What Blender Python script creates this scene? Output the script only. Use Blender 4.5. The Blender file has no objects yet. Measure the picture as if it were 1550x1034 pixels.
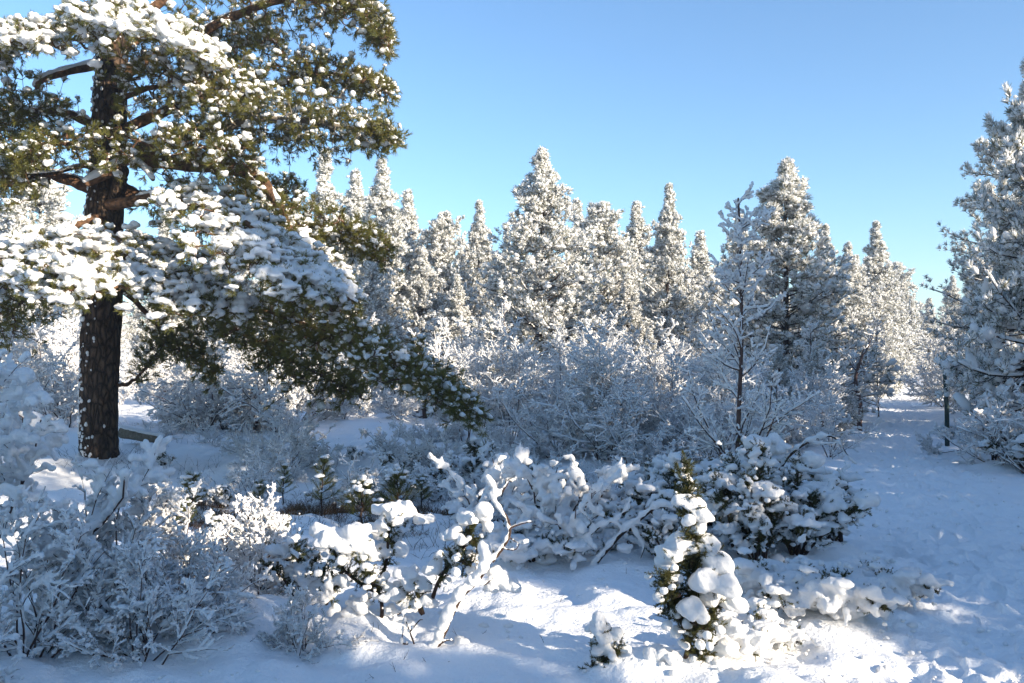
import bpy, math, random
import numpy as np
from mathutils import Vector

sc = bpy.context.scene
COL = sc.collection
R = math.radians

# ------------------------------------------------------------------ camera, sky, sun, exposure
F = 1342.0            # focal length in photo pixels (1550 wide)
CAMH = 1.6
HOR = 540.0           # photo row of the horizon
cam = bpy.data.cameras.new("camera")
cam.sensor_width = 36.0
cam.lens = 36.0 * F / 1550.0
cam.shift_y = (HOR - 517.0) / 1550.0
cam.clip_start = 0.05
cam.clip_end = 3000.0
camo = bpy.data.objects.new("camera", cam)
COL.objects.link(camo)
camo.location = (0, 0, CAMH)
camo.rotation_euler = (R(90), 0, 0)
sc.camera = camo

SUN_AZ, SUN_EL = 124.0, 14.5      # azimuth clockwise from the view direction (+Y)
w = bpy.data.worlds.new("World")
sc.world = w
w.use_nodes = True
wn = w.node_tree
sky = wn.nodes.new("ShaderNodeTexSky")
sky.sky_type = 'NISHITA'
sky.sun_disc = False
sky.sun_elevation = R(SUN_EL)
sky.sun_rotation = R(SUN_AZ)
sky.altitude = 300
sky.air_density = 1.0
sky.dust_density = 0.1
sky.ozone_density = 3.0
wn.nodes["Background"].inputs[1].default_value = 0.108
tint = wn.nodes.new("ShaderNodeMix"); tint.data_type = 'RGBA'; tint.blend_type = 'MULTIPLY'
tint.inputs[0].default_value = 1.0; tint.inputs[7].default_value = (.85, .945, 1.0, 1)   # clear, cyan winter air
wn.links.new(sky.outputs[0], tint.inputs[6])
wn.links.new(tint.outputs[2], wn.nodes["Background"].inputs[0])
sl = bpy.data.lights.new("sun", 'SUN')
sl.energy = 5.0
sl.angle = R(0.5)
sl.color = (1.0, 0.87, 0.69)
so = bpy.data.objects.new("sun", sl)
COL.objects.link(so)
sd = Vector((math.sin(R(SUN_AZ)) * math.cos(R(SUN_EL)), math.cos(R(SUN_AZ)) * math.cos(R(SUN_EL)), math.sin(R(SUN_EL))))
so.rotation_euler = sd.to_track_quat('Z', 'Y').to_euler()
so.location = (20, 10, 15)
sc.view_settings.view_transform = 'Standard'
sc.view_settings.look = 'None'
sc.view_settings.gamma = 1.0
sc.view_settings.exposure = 1.44
sc.render.engine = 'CYCLES'
sc.cycles.max_bounces = 8
sc.cycles.diffuse_bounces = 4
sc.cycles.glossy_bounces = 2
sc.cycles.transmission_bounces = 4
sc.cycles.caustics_reflective = False
sc.cycles.caustics_refractive = False

HAZE = 0.0018

# ------------------------------------------------------------------ numeric helpers
def px(x, y, d):
    """a point at depth d (m) seen at photo pixel x, y"""
    return np.array([(x - 775.0) / F * d, d, CAMH - (y - HOR) / F * d])

def gd(y):
    return CAMH * F / (y - HOR)

def norm(v):
    return v / np.maximum(np.linalg.norm(v, axis=-1, keepdims=True), 1e-9)

def hash2(ix, iy, seed):
    h = (ix.astype(np.int64) * 374761393 + iy.astype(np.int64) * 668265263 + seed * 974634541) & 0xffffffff
    h = ((h ^ (h >> 13)) * 1274126177) & 0xffffffff
    h = h ^ (h >> 16)
    return (h & 0xffff) / 65535.0

def vnoise(x, y, seed=0):
    ix, iy = np.floor(x), np.floor(y)
    fx, fy = x - ix, y - iy
    fx = fx * fx * fx * (fx * (fx * 6 - 15) + 10)
    fy = fy * fy * fy * (fy * (fy * 6 - 15) + 10)
    a, b = hash2(ix, iy, seed), hash2(ix + 1, iy, seed)
    c, d = hash2(ix, iy + 1, seed), hash2(ix + 1, iy + 1, seed)
    return (a + (b - a) * fx) * (1 - fy) + (c + (d - c) * fx) * fy - 0.5

PATH_Y = np.array([1.0, 4.3, 5.3, 7.0, 10.0, 14.0, 20.0, 28.0, 36.0, 60.0])
PATH_X = np.array([2.6, 2.75, 3.1, 3.75, 4.75, 6.3, 8.6, 12.3, 16.0, 27.0])
PATH_W = np.array([0.9, 0.95, 1.0, 1.05, 1.0, 1.0, 1.0, 0.9, 0.9, 0.9])

MOUNDS = []           # x, y, radius, height: snow heaped over tussocks and shrub feet

def pathmask(x, y):
    cx = np.interp(y, PATH_Y, PATH_X)
    hw = np.interp(y, PATH_Y, PATH_W)
    d = np.abs(x - cx) / hw
    return 1.0 / (1.0 + np.exp((d - 1.0) * 7.0))

def height(x, y, fine=True):
    x = np.asarray(x, float); y = np.asarray(y, float)
    pm = pathmask(x, y)
    z = 0.30 * vnoise(x * .09 + 3.1, y * .09, 1) + 0.12 * vnoise(x * .35, y * .35, 2)
    far = np.clip((y - 40) / 60.0, 0, 1)
    z = z * np.clip((y - 3) / 8.0, .25, 1.0) + far * 1.5
    tus = 0.16 * np.maximum(vnoise(x * 1.5, y * 1.5, 3), -0.1) + 0.10 * np.maximum(vnoise(x * 3.4, y * 3.4, 4), -.12)
    z = z + (1 - 0.75 * pm) * tus - 0.05 * pm
    if fine:
        z = z + (0.4 + 0.6 * pm) * 0.055 * np.maximum(vnoise(x * 6.5, y * 6.5, 5), -.1) + pm * 0.035 * vnoise(x * 12, y * 9, 6) + 0.022 * vnoise(x * 15, y * 15, 7)
        ft = vnoise(x * 4.2 + 7, y * 4.2, 8)
        z = z - pm * 0.05 * np.clip((ft - 0.18) * 6, 0, 1)
    for mx, my, mr, mh in MOUNDS:
        z = z + mh * np.exp(-((x - mx) ** 2 + (y - my) ** 2) / (mr * mr))
    return z

def gz(x, y):
    return float(height(np.array([x]), np.array([y]))[0])

class Geo:
    def __init__(s):
        s.v, s.q, s.t, s.n = [], [], [], 0
    def add(s, v, q=None, t=None):
        v = np.asarray(v, np.float32).reshape(-1, 3)
        if q is not None and len(q): s.q.append(np.asarray(q, np.int64).reshape(-1, 4) + s.n)
        if t is not None and len(t): s.t.append(np.asarray(t, np.int64).reshape(-1, 3) + s.n)
        s.v.append(v); s.n += len(v)
        return s
    def mesh(s, name, mat, smooth=True):
        me = bpy.data.meshes.new(name)
        if s.n:
            V = np.concatenate(s.v)
            Q = np.concatenate(s.q) if s.q else np.zeros((0, 4), np.int64)
            T = np.concatenate(s.t) if s.t else np.zeros((0, 3), np.int64)
            me.vertices.add(len(V)); me.vertices.foreach_set("co", V.ravel())
            nl = Q.size + T.size
            me.loops.add(nl)
            me.loops.foreach_set("vertex_index", np.concatenate([Q.ravel(), T.ravel()]).astype(np.int32))
            npol = len(Q) + len(T)
            me.polygons.add(npol)
            ls = np.concatenate([np.arange(len(Q)) * 4, Q.size + np.arange(len(T)) * 3]).astype(np.int32)
            me.polygons.foreach_set("loop_start", ls)
            me.polygons.foreach_set("use_smooth", np.full(npol, smooth, bool))
            me.update(calc_edges=True)
        me.materials.append(mat)
        return me

def frames(a):
    up = np.zeros_like(a); up[:, 2] = 1
    u = np.cross(a, up)
    bad = np.linalg.norm(u, axis=1) < 1e-3
    u[bad] = [1, 0, 0]
    u = norm(u)
    v = np.cross(u, a)
    return u, v

def tubes(g, p0, p1, r0, r1, n=3):
    p0, p1 = np.asarray(p0, float), np.asarray(p1, float)
    S = len(p0)
    if S == 0: return
    a = norm(p1 - p0); u, v = frames(a)
    th = np.arange(n) / n * 2 * np.pi
    ring = u[:, None] * np.cos(th)[None, :, None] + v[:, None] * np.sin(th)[None, :, None]
    V = np.concatenate([p0[:, None] + ring * np.asarray(r0)[:, None, None], p1[:, None] + ring * np.asarray(r1)[:, None, None]], 1)
    k = np.arange(n); k2 = (k + 1) % n
    q = np.stack([k, k2, k2 + n, k + n], 1)
    g.add(V, q[None] + (np.arange(S) * 2 * n)[:, None, None])

def capsules(g, p0, p1, r0, r1, n=6, squash=1.0, closed=True, rings=3):
    """rounded sausages, used for the snow lying along twigs"""
    p0, p1 = np.asarray(p0, float), np.asarray(p1, float)
    r0, r1 = np.asarray(r0, float), np.asarray(r1, float)
    S = len(p0)
    if S == 0: return
    a = norm(p1 - p0); u, v = frames(a)
    if rings >= 3:
        off = [(-.95, .3), (-.6, .8), (0, 1.0)]
    else:
        off = [(-.8, .45), (0, 1.0)]
    th = np.arange(n) / n * 2 * np.pi
    ring = u[:, None] * np.cos(th)[None, :, None] + v[:, None] * (np.sin(th) * squash)[None, :, None]
    L = []
    for o, k in off:
        L.append((p0 + a * (o * r0)[:, None])[:, None] + ring * (k * r0)[:, None, None])
    for o, k in off[::-1]:
        L.append((p1 - a * (o * r1)[:, None])[:, None] + ring * (k * r1)[:, None, None])
    K = len(L)
    V = np.concatenate(L, 1)
    nv = K * n
    k = np.arange(n); k2 = (k + 1) % n
    q = np.concatenate([np.stack([k, k2, k2 + n, k + n], 1) + i * n for i in range(K - 1)])
    t = None
    if closed:
        V = np.concatenate([V, (p0 - a * r0[:, None])[:, None], (p1 + a * r1[:, None])[:, None]], 1)
        t = np.concatenate([np.stack([k2, k, np.full(n, nv)], 1), np.stack([k + (K - 1) * n, k2 + (K - 1) * n, np.full(n, nv + 1)], 1)])
        nv += 2
    o = (np.arange(S) * nv)[:, None, None]
    g.add(V, q[None] + o, None if t is None else t[None] + o)

def ico(sub):
    ph = (1 + 5 ** .5) / 2
    v = [(-1, ph, 0), (1, ph, 0), (-1, -ph, 0), (1, -ph, 0), (0, -1, ph), (0, 1, ph), (0, -1, -ph), (0, 1, -ph), (ph, 0, -1), (ph, 0, 1), (-ph, 0, -1), (-ph, 0, 1)]
    f = [(0, 11, 5), (0, 5, 1), (0, 1, 7), (0, 7, 10), (0, 10, 11), (1, 5, 9), (5, 11, 4), (11, 10, 2), (10, 7, 6), (7, 1, 8), (3, 9, 4), (3, 4, 2), (3, 2, 6), (3, 6, 8), (3, 8, 9), (4, 9, 5), (2, 4, 11), (6, 2, 10), (8, 6, 7), (9, 8, 1)]
    return subdiv(v, f, sub)

def octa(sub):
    v = [(1, 0, 0), (-1, 0, 0), (0, 1, 0), (0, -1, 0), (0, 0, 1), (0, 0, -1)]
    f = [(0, 2, 4), (2, 1, 4), (1, 3, 4), (3, 0, 4), (2, 0, 5), (1, 2, 5), (3, 1, 5), (0, 3, 5)]
    return subdiv(v, f, sub)

def subdiv(v, f, sub):
    v = [np.array(x, float) / np.linalg.norm(x) for x in v]
    for _ in range(sub):
        cache, nf = {}, []
        def mid(i, j):
            k = (min(i, j), max(i, j))
            if k not in cache:
                m = v[i] + v[j]; v.append(m / np.linalg.norm(m)); cache[k] = len(v) - 1
            return cache[k]
        for a, b, c in f:
            ab, bc, ca = mid(a, b), mid(b, c), mid(c, a)
            nf += [(a, ab, ca), (b, bc, ab), (c, ca, bc), (ab, bc, ca)]
        f = nf
    return np.array(v), np.array(f)

OCT1, ICO1, ICO2 = octa(1), ico(1), ico(2)

def lumps(g, rng, C, rx, ry, rz, tmpl=OCT1, bump=0.18, flat=0.45, axis=None):
    """uneven pillows of snow: flattened underneath"""
    C = np.asarray(C, float); S = len(C)
    if S == 0: return
    v, f = tmpl
    k = rng.normal(0, 2.2, (S, 2, 3)); ph = rng.uniform(0, 6.28, (S, 2))
    d = 1 + bump * (np.sin(np.einsum('sij,vj->svi', k, v) + ph[:, None]).sum(-1)) * .7
    V = v[None] * d[..., None]
    V[..., 2] = np.where(V[..., 2] < 0, V[..., 2] * flat, V[..., 2])
    V = V * np.stack([rx, ry, rz], 1)[:, None]
    if axis is None:
        an = rng.uniform(0, 6.28, S)
    else:
        an = np.arctan2(axis[:, 1], axis[:, 0])
    c, s = np.cos(an)[:, None], np.sin(an)[:, None]
    if axis is not None:
        hz = np.hypot(axis[:, 0], axis[:, 1]); sl_ = np.clip(axis[:, 2] / np.maximum(hz, .3), -1.2, 1.2)[:, None]
        V[..., 2] = V[..., 2] + V[..., 0] * sl_
    X = V[..., 0] * c - V[..., 1] * s; Y = V[..., 0] * s + V[..., 1] * c
    V = np.stack([X, Y, V[..., 2]], -1) + C[:, None]
    g.add(V, None, f[None] + (np.arange(S) * len(v))[:, None, None])

def needles(g, rng, P, A, n, L, wd, spread=0.9, along=0.0):
    """n thin pointed needles bristling from each point P along axis A"""
    P = np.repeat(np.asarray(P, float), n, 0); A = np.repeat(norm(np.asarray(A, float)), n, 0)
    N = len(P)
    if N == 0: return
    d = norm(A + norm(rng.normal(0, 1, (N, 3))) * spread)
    b = P + A * rng.uniform(-along, along * .3, (N, 1))
    s = norm(np.cross(d, norm(rng.normal(0, 1, (N, 3)))))
    ln = L * rng.uniform(.65, 1.1, (N, 1))
    V = np.stack([b - s * wd / 2, b + s * wd / 2, b + d * ln + s * wd * .25, b + d * ln - s * wd * .25], 1)
    g.add(V, np.arange(N * 4).reshape(N, 4))

def polytube(g, pts, rad, n=8, rng=None, rough=0.0):
    pts = np.asarray(pts, float); rad = np.asarray(rad, float)
    m = len(pts)
    t = norm(np.gradient(pts, axis=0))
    u = np.zeros_like(t); ref = np.array([0.0, 0, 1]) if abs(t[0, 2]) < .8 else np.array([1.0, 0, 0])
    u[0] = norm(np.cross(t[0], ref))
    for i in range(1, m):
        x = u[i - 1] - t[i] * np.dot(u[i - 1], t[i]); u[i] = norm(x)
    v = np.cross(t, u)
    th = np.arange(n) / n * 2 * np.pi
    rr = rad[:, None] * (1 + (rough * rng.normal(0, 1, (m, n)) if rng is not None else 0))
    V = pts[:, None] + (u[:, None] * np.cos(th)[None, :, None] + v[:, None] * np.sin(th)[None, :, None]) * rr[..., None]
    k = np.arange(n); k2 = (k + 1) % n
    q = np.concatenate([np.stack([k, k2, k2 + n, k + n], 1) + i * n for i in range(m - 1)])
    V = np.concatenate([V.reshape(-1, 3), pts[-1:] + t[-1:] * rad[-1]])
    e = np.stack([k + (m - 1) * n, k2 + (m - 1) * n, np.full(n, m * n)], 1)
    g.add(V, q, e)

def spline(pts, n):
    """smooth curve through the points"""
    p = np.asarray(pts, float); m = len(p)
    if m == 2:
        t = np.linspace(0, 1, n)[:, None]; return p[0] * (1 - t) + p[1] * t
    e = np.concatenate([[2 * p[0] - p[1]], p, [2 * p[-1] - p[-2]]])
    s = np.linspace(0, m - 1 - 1e-6, n); i = s.astype(int); t = (s - i)[:, None]
    a, b, c, d = e[i], e[i + 1], e[i + 2], e[i + 3]
    return .5 * ((2 * b) + (-a + c) * t + (2 * a - 5 * b + 4 * c - d) * t * t + (-a + 3 * b - 3 * c + d) * t ** 3)

# growth: every level is a batch of branches
def sprout(rng, P, D, L, nseg, wander, trop):
    pts = [P]; d = norm(D); ds = []
    for _ in range(nseg):
        d = norm(d + wander * rng.normal(0, 1, d.shape) + np.array([0, 0, trop]))
        ds.append(d); pts.append(pts[-1] + d * (L / nseg)[:, None])
    return np.stack(pts, 1), np.stack(ds, 1)

def children(rng, pts, ds, L, Rr, k, t0, t1, ang, asd, lr, rr, flat=1.0, taper=.5):
    B, n1, _ = pts.shape; n = n1 - 1
    t = rng.uniform(t0, t1, (B, k)); s = t * n; i = np.minimum(s.astype(int), n - 1); fr = (s - i)[..., None]
    b = np.arange(B)[:, None]
    p = pts[b, i] * (1 - fr) + pts[b, i + 1] * fr
    d = ds[b, i]
    r = rng.normal(0, 1, d.shape); r[..., 2] *= flat
    r = norm(r - d * (r * d).sum(-1, keepdims=True))
    an = np.radians(rng.normal(ang, asd, (B, k)))[..., None]
    nd = d * np.cos(an) + r * np.sin(an)
    nl = L[:, None] * lr * (1 - taper * t) * rng.uniform(.6, 1.25, (B, k))
    nr = Rr[:, None] * (1 - .6 * t) * rr
    return p.reshape(-1, 3), nd.reshape(-1, 3), nl.ravel(), nr.ravel()

def segs(pts, Rr, tip=.35):
    B, n1, _ = pts.shape; n = n1 - 1
    tt = np.linspace(1, tip, n1)
    r = Rr[:, None] * tt[None]
    return pts[:, :-1].reshape(-1, 3), pts[:, 1:].reshape(-1, 3), r[:, :-1].ravel(), r[:, 1:].ravel()

def fused(geo, mat, voxel, smooth=4, name="snow", rough=0.0):
    """melt overlapping snow lumps into one skin"""
    me = geo.mesh("melt", mat)
    o = bpy.data.objects.new("melt", me); COL.objects.link(o)
    m = o.modifiers.new("r", 'REMESH'); m.mode = 'VOXEL'; m.voxel_size = voxel; m.use_smooth_shade = True
    if smooth:
        s = o.modifiers.new("s", 'SMOOTH'); s.factor = .5; s.iterations = smooth
    dg = bpy.context.evaluated_depsgraph_get()
    out = bpy.data.meshes.new_from_object(o.evaluated_get(dg), depsgraph=dg)
    bpy.data.objects.remove(o); bpy.data.meshes.remove(me)
    out.name = name
    if rough:
        n = len(out.vertices); co = np.empty(n * 3, np.float32); out.vertices.foreach_get("co", co); co = co.reshape(-1, 3)
        nr = np.empty(n * 3, np.float32); out.vertices.foreach_get("normal", nr); nr = nr.reshape(-1, 3)
        h = vnoise(co[:, 0] * 28 + co[:, 2] * 17, co[:, 1] * 28 - co[:, 2] * 21, 5) + .6 * vnoise(co[:, 0] * 55 + co[:, 2] * 37, co[:, 1] * 55 - co[:, 2] * 41, 6)
        h = h + 1.6 * vnoise(co[:, 0] * 13 + co[:, 2] * 8, co[:, 1] * 13 - co[:, 2] * 9, 7)
        co = co + nr * (h * rough)[:, None]
        out.vertices.foreach_set("co", co.astype(np.float32).ravel()); out.update()
    out.materials.clear(); out.materials.append(mat)
    out.polygons.foreach_set("use_smooth", np.ones(len(out.polygons), bool))
    return out

# ------------------------------------------------------------------ materials
def newmat(name):
    m = bpy.data.materials.new(name); m.use_nodes = True
    nt = m.node_tree; nt.nodes.clear()
    return m, nt, nt.nodes.new("ShaderNodeOutputMaterial")

def ramp(nt, fac, stops):
    r = nt.nodes.new("ShaderNodeValToRGB")
    e = r.color_ramp.elements
    e[0].position, e[0].color = stops[0][0], (*stops[0][1], 1)
    e[1].position, e[1].color = stops[-1][0], (*stops[-1][1], 1)
    for p, c in stops[1:-1]:
        x = e.new(p); x.color = (*c, 1)
    nt.links.new(fac, r.inputs[0])
    return r.outputs[0]

def noise(nt, scale, detail=4, rough=.6, coord="Object"):
    tc = nt.nodes.new("ShaderNodeTexCoord"); n = nt.nodes.new("ShaderNodeTexNoise")
    n.inputs["Scale"].default_value = scale; n.inputs["Detail"].default_value = detail; n.inputs["Roughness"].default_value = rough
    nt.links.new(tc.outputs[coord], n.inputs["Vector"])
    return n.outputs[0]

def bump(nt, h, strength, dist):
    b = nt.nodes.new("ShaderNodeBump"); b.inputs["Strength"].default_value = strength; b.inputs["Distance"].default_value = dist
    nt.links.new(h, b.inputs["Height"]); return b.outputs[0]

def make_mat(name, stops, scale, rough=.9, transl=0.0, tcol=None, bmp=None, detail=4, spec=.2):
    m, nt, out = newmat(name)
    p = nt.nodes.new("ShaderNodeBsdfPrincipled")
    p.inputs["Roughness"].default_value = rough
    p.inputs["Specular IOR Level"].default_value = spec
    c = ramp(nt, noise(nt, scale, detail), stops)
    nt.links.new(c, p.inputs["Base Color"])
    if bmp:
        b = bump(nt, noise(nt, bmp[0], 5), bmp[1], bmp[2]); nt.links.new(b, p.inputs["Normal"])
    sh = p.outputs[0]
    if transl:
        t = nt.nodes.new("ShaderNodeBsdfTranslucent"); mx = nt.nodes.new("ShaderNodeMixShader")
        mx.inputs[0].default_value = transl
        if tcol: t.inputs[0].default_value = (*tcol, 1)
        else: nt.links.new(c, t.inputs[0])
        nt.links.new(sh, mx.inputs[1]); nt.links.new(t.outputs[0], mx.inputs[2]); sh = mx.outputs[0]
    nt.links.new(sh, out.inputs[0])
    return m

M_SNOW = make_mat("snow", [(.3, (.87, .87, .87)), (.7, (.92, .915, .91))], 9, .8, .28, (.9, .9, .88), (75, .7, .012), spec=.12)
M_SNOWFAR = make_mat("snow_far", [(.3, (.86, .86, .86)), (.7, (.92, .915, .91))], 3, .85, .32, (.92, .90, .86), spec=.1)
M_GROUND = make_mat("snow_ground", [(.3, (.86, .865, .87)), (.7, (.92, .915, .91))], 2, .75, 0, None, (38, .8, .02), detail=8, spec=.3)
def bark_mat():
    m, nt, out = newmat("bark")
    p = nt.nodes.new("ShaderNodeBsdfPrincipled"); p.inputs["Roughness"].default_value = .95; p.inputs["Specular IOR Level"].default_value = .15
    tc = nt.nodes.new("ShaderNodeTexCoord"); mp = nt.nodes.new("ShaderNodeMapping"); mp.inputs["Scale"].default_value = (1, 1, .35)
    n = nt.nodes.new("ShaderNodeTexNoise"); n.inputs["Scale"].default_value = 9; n.inputs["Detail"].default_value = 4
    ad = nt.nodes.new("ShaderNodeMix"); ad.data_type = 'RGBA'; ad.inputs[0].default_value = .12
    v = nt.nodes.new("ShaderNodeTexVoronoi"); v.feature = 'DISTANCE_TO_EDGE'; v.inputs["Scale"].default_value = 15
    nt.links.new(tc.outputs["Object"], mp.inputs[0]); nt.links.new(mp.outputs[0], n.inputs["Vector"])
    nt.links.new(mp.outputs[0], ad.inputs[6]); nt.links.new(n.outputs["Color"], ad.inputs[7]); nt.links.new(ad.outputs[2], v.inputs["Vector"])
    c = ramp(nt, v.outputs["Distance"], [(.0, (.012, .009, .008)), (.12, (.05, .034, .025)), (.45, (.12, .08, .055))])
    nt.links.new(c, p.inputs["Base Color"])
    b = bump(nt, v.outputs["Distance"], 1.0, .12); nt.links.new(b, p.inputs["Normal"])
    nt.links.new(p.outputs[0], out.inputs[0]); return m
M_BARK = bark_mat()
M_BARKUP = make_mat("bark_orange", [(.3, (.035, .022, .016)), (.5, (.10, .055, .032)), (.8, (.24, .13, .07))], 14, .9, bmp=(26, 1.0, .04))
M_TWIG = make_mat("twig", [(.3, (.020, .013, .011)), (.7, (.065, .040, .030))], 6, .9)
M_BIRCH = make_mat("birch_twig", [(.3, (.045, .027, .024)), (.7, (.12, .075, .062))], 5, .85)
M_NEEDLE = make_mat("pine_needle", [(.3, (.040, .058, .016)), (.55, (.10, .105, .022)), (.8, (.20, .165, .040))], 3.5, .6, .36, (.36, .30, .06), spec=.35)
M_NEEDLEF = make_mat("needle_far", [(.3, (.075, .098, .082)), (.7, (.20, .205, .155))], 1.6, .8, .35, (.34, .32, .20))
M_JUNIPER = make_mat("juniper_needle", [(.3, (.020, .030, .013)), (.6, (.050, .060, .020)), (.8, (.12, .10, .03))], 9, .6, .28, (.20, .17, .04), spec=.3)
M_HEATH = make_mat("heath", [(.3, (.06, .032, .015)), (.6, (.17, .10, .045)), (.8, (.32, .22, .10))], 12, .9, .25)
M_POST = make_mat("post_paint", [(.3, (.012, .030, .030)), (.7, (.030, .060, .055))], 18, .7, bmp=(40, .4, .005))
M_GREY = make_mat("dead_wood", [(.3, (.09, .08, .06)), (.7, (.22, .19, .15))], 16, .9, bmp=(30, .8, .02))

# ------------------------------------------------------------------ scene-object helpers
def props(o, label=None, cat=None, group=None, kind=None):
    if label: o["label"] = label
    if cat: o["category"] = cat
    if group: o["group"] = group
    if kind: o["kind"] = kind
    return o

def obj(name, me, parent=None):
    o = bpy.data.objects.new(name, me); COL.objects.link(o)
    if parent is not None: o.parent = parent
    return o

def empty(name, loc, label, cat, group=None, rz=0.0, s=1.0):
    o = bpy.data.objects.new(name, None); COL.objects.link(o)
    o.location = loc; o.rotation_euler = (0, 0, rz)
    o.scale = s if isinstance(s, (tuple, list)) else (s, s, s)
    o.empty_display_size = .2
    return props(o, label, cat, group)

def plant(name, parts, loc, label, cat, group=None, rz=0.0, s=1.0):
    """a plant standing at loc; parts = [(part name, mesh)]"""
    r = empty(name, loc, label, cat, group, rz, s)
    for pn, me in parts:
        obj(pn, me, r)
    return r

# ------------------------------------------------------------------ mounds at the feet of things (before the ground is built)
def mound(x, y, r, h):
    MOUNDS.append((x, y, r, h))
for X, Y, r, h in [(100, 1010, .9, .12), (575, 960, .3, .05), (650, 1000, .3, .05), (1110, 850, .9, .16), (1000, 835, .5, .08), (1060, 1030, .4, .05),
                   (1240, 950, .35, .10), (1330, 930, .35, .08), (1180, 905, .3, .06), (830, 850, .4, .07), (930, 870, .35, .10), (410, 870, .4, .06), (730, 900, .3, .05)]:
    d = gd(Y); p = px(X, Y, d); mound(p[0], p[1], r, h)
mound(-6.2, 13.4, .8, .12)

# ------------------------------------------------------------------ ground and path
def graded(lo, hi, step, grow, centre):
    a = [centre]; s = step
    while a[-1] < hi: a.append(a[-1] + s); s = step if a[-1] - centre < 4 else s * grow
    b = [centre]; s = step
    while b[-1] > lo: b.append(b[-1] - s); s = step if centre - b[-1] < 4 else s * grow
    return np.array(b[:0:-1] + a)

def sheet(xs, ys, zf):
    X, Y = np.meshgrid(xs, ys)
    Z = zf(X, Y)
    V = np.stack([X, Y, Z], -1).reshape(-1, 3)
    nx, ny = len(xs), len(ys)
    i = (np.arange(ny - 1)[:, None] * nx + np.arange(nx - 1)[None]).ravel()
    return Geo().add(V, np.stack([i, i + 1, i + 1 + nx, i + nx], 1))

gx = graded(-400, 420, .03, 1.018, 0.3)
gy = graded(-60, 900, .03, 1.013, 5.0)
props(obj("snow_ground", sheet(gx, gy, lambda X, Y: height(X, Y)).mesh("snow_ground", M_GROUND)), kind="structure")

def path_sheet():
    ys = [1.2]
    while ys[-1] < 42: ys.append(ys[-1] + .020 * max(1, ys[-1] / 6))
    ys = np.array(ys); us = np.linspace(-1, 1, 120)
    U, Y = np.meshgrid(us, ys)
    X = np.interp(Y, PATH_Y, PATH_X) + U * np.interp(Y, PATH_Y, PATH_W) * 1.05
    Z = height(X, Y) + 0.012 - 0.03 * np.abs(U) ** 4
    Z = Z + (1 - np.abs(U) ** 3) * (.05 * vnoise(X * 7 + 3, Y * 7, 21) + .03 * vnoise(X * 16, Y * 15, 22) + .014 * vnoise(X * 33, Y * 31, 24) - .045 * np.clip((vnoise(X * 3.6, Y * 3.1, 23) - .15) * 5, 0, 1))
    rng = np.random.default_rng(77)
    for trk in range(4):                                   # boot prints, four walkers
        yy = 2.0 + rng.uniform(0, .6); o = rng.uniform(-.45, .45); side = 1; back = trk % 2
        while yy < 19:
            dirx = (np.interp(yy + .3, PATH_Y, PATH_X) - np.interp(yy - .3, PATH_Y, PATH_X)) / .6
            cx = np.interp(yy, PATH_Y, PATH_X) + o + side * .11 + rng.normal(0, .03); t = np.array([dirx, 1.0]); t /= np.hypot(*t)
            j0, j1 = np.searchsorted(ys, [yy - .4, yy + .4]); dx, dy = X[j0:j1] - cx, Y[j0:j1] - yy
            a = (dx * t[0] + dy * t[1]) / .15; b = (dx * t[1] - dy * t[0]) / (.055 * (1 - .15 * a))
            q2 = np.sqrt(a * a + b * b)
            Z[j0:j1] += -.042 / (1 + np.exp((q2 - 1) * 9)) + .014 * np.exp(-((q2 - 1.35) / .25) ** 2)
            yy += rng.uniform(.58, .74); side = -side; o += rng.normal(0, .03)
    V = np.stack([X, Y, Z], -1).reshape(-1, 3); nx, ny = len(us), len(ys)
    i = (np.arange(ny - 1)[:, None] * nx + np.arange(nx - 1)[None]).ravel()
    return Geo().add(V, np.stack([i, i + 1, i + 1 + nx, i + nx], 1))
props(obj("path", path_sheet().mesh("path", M_GROUND)), kind="structure")

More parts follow.
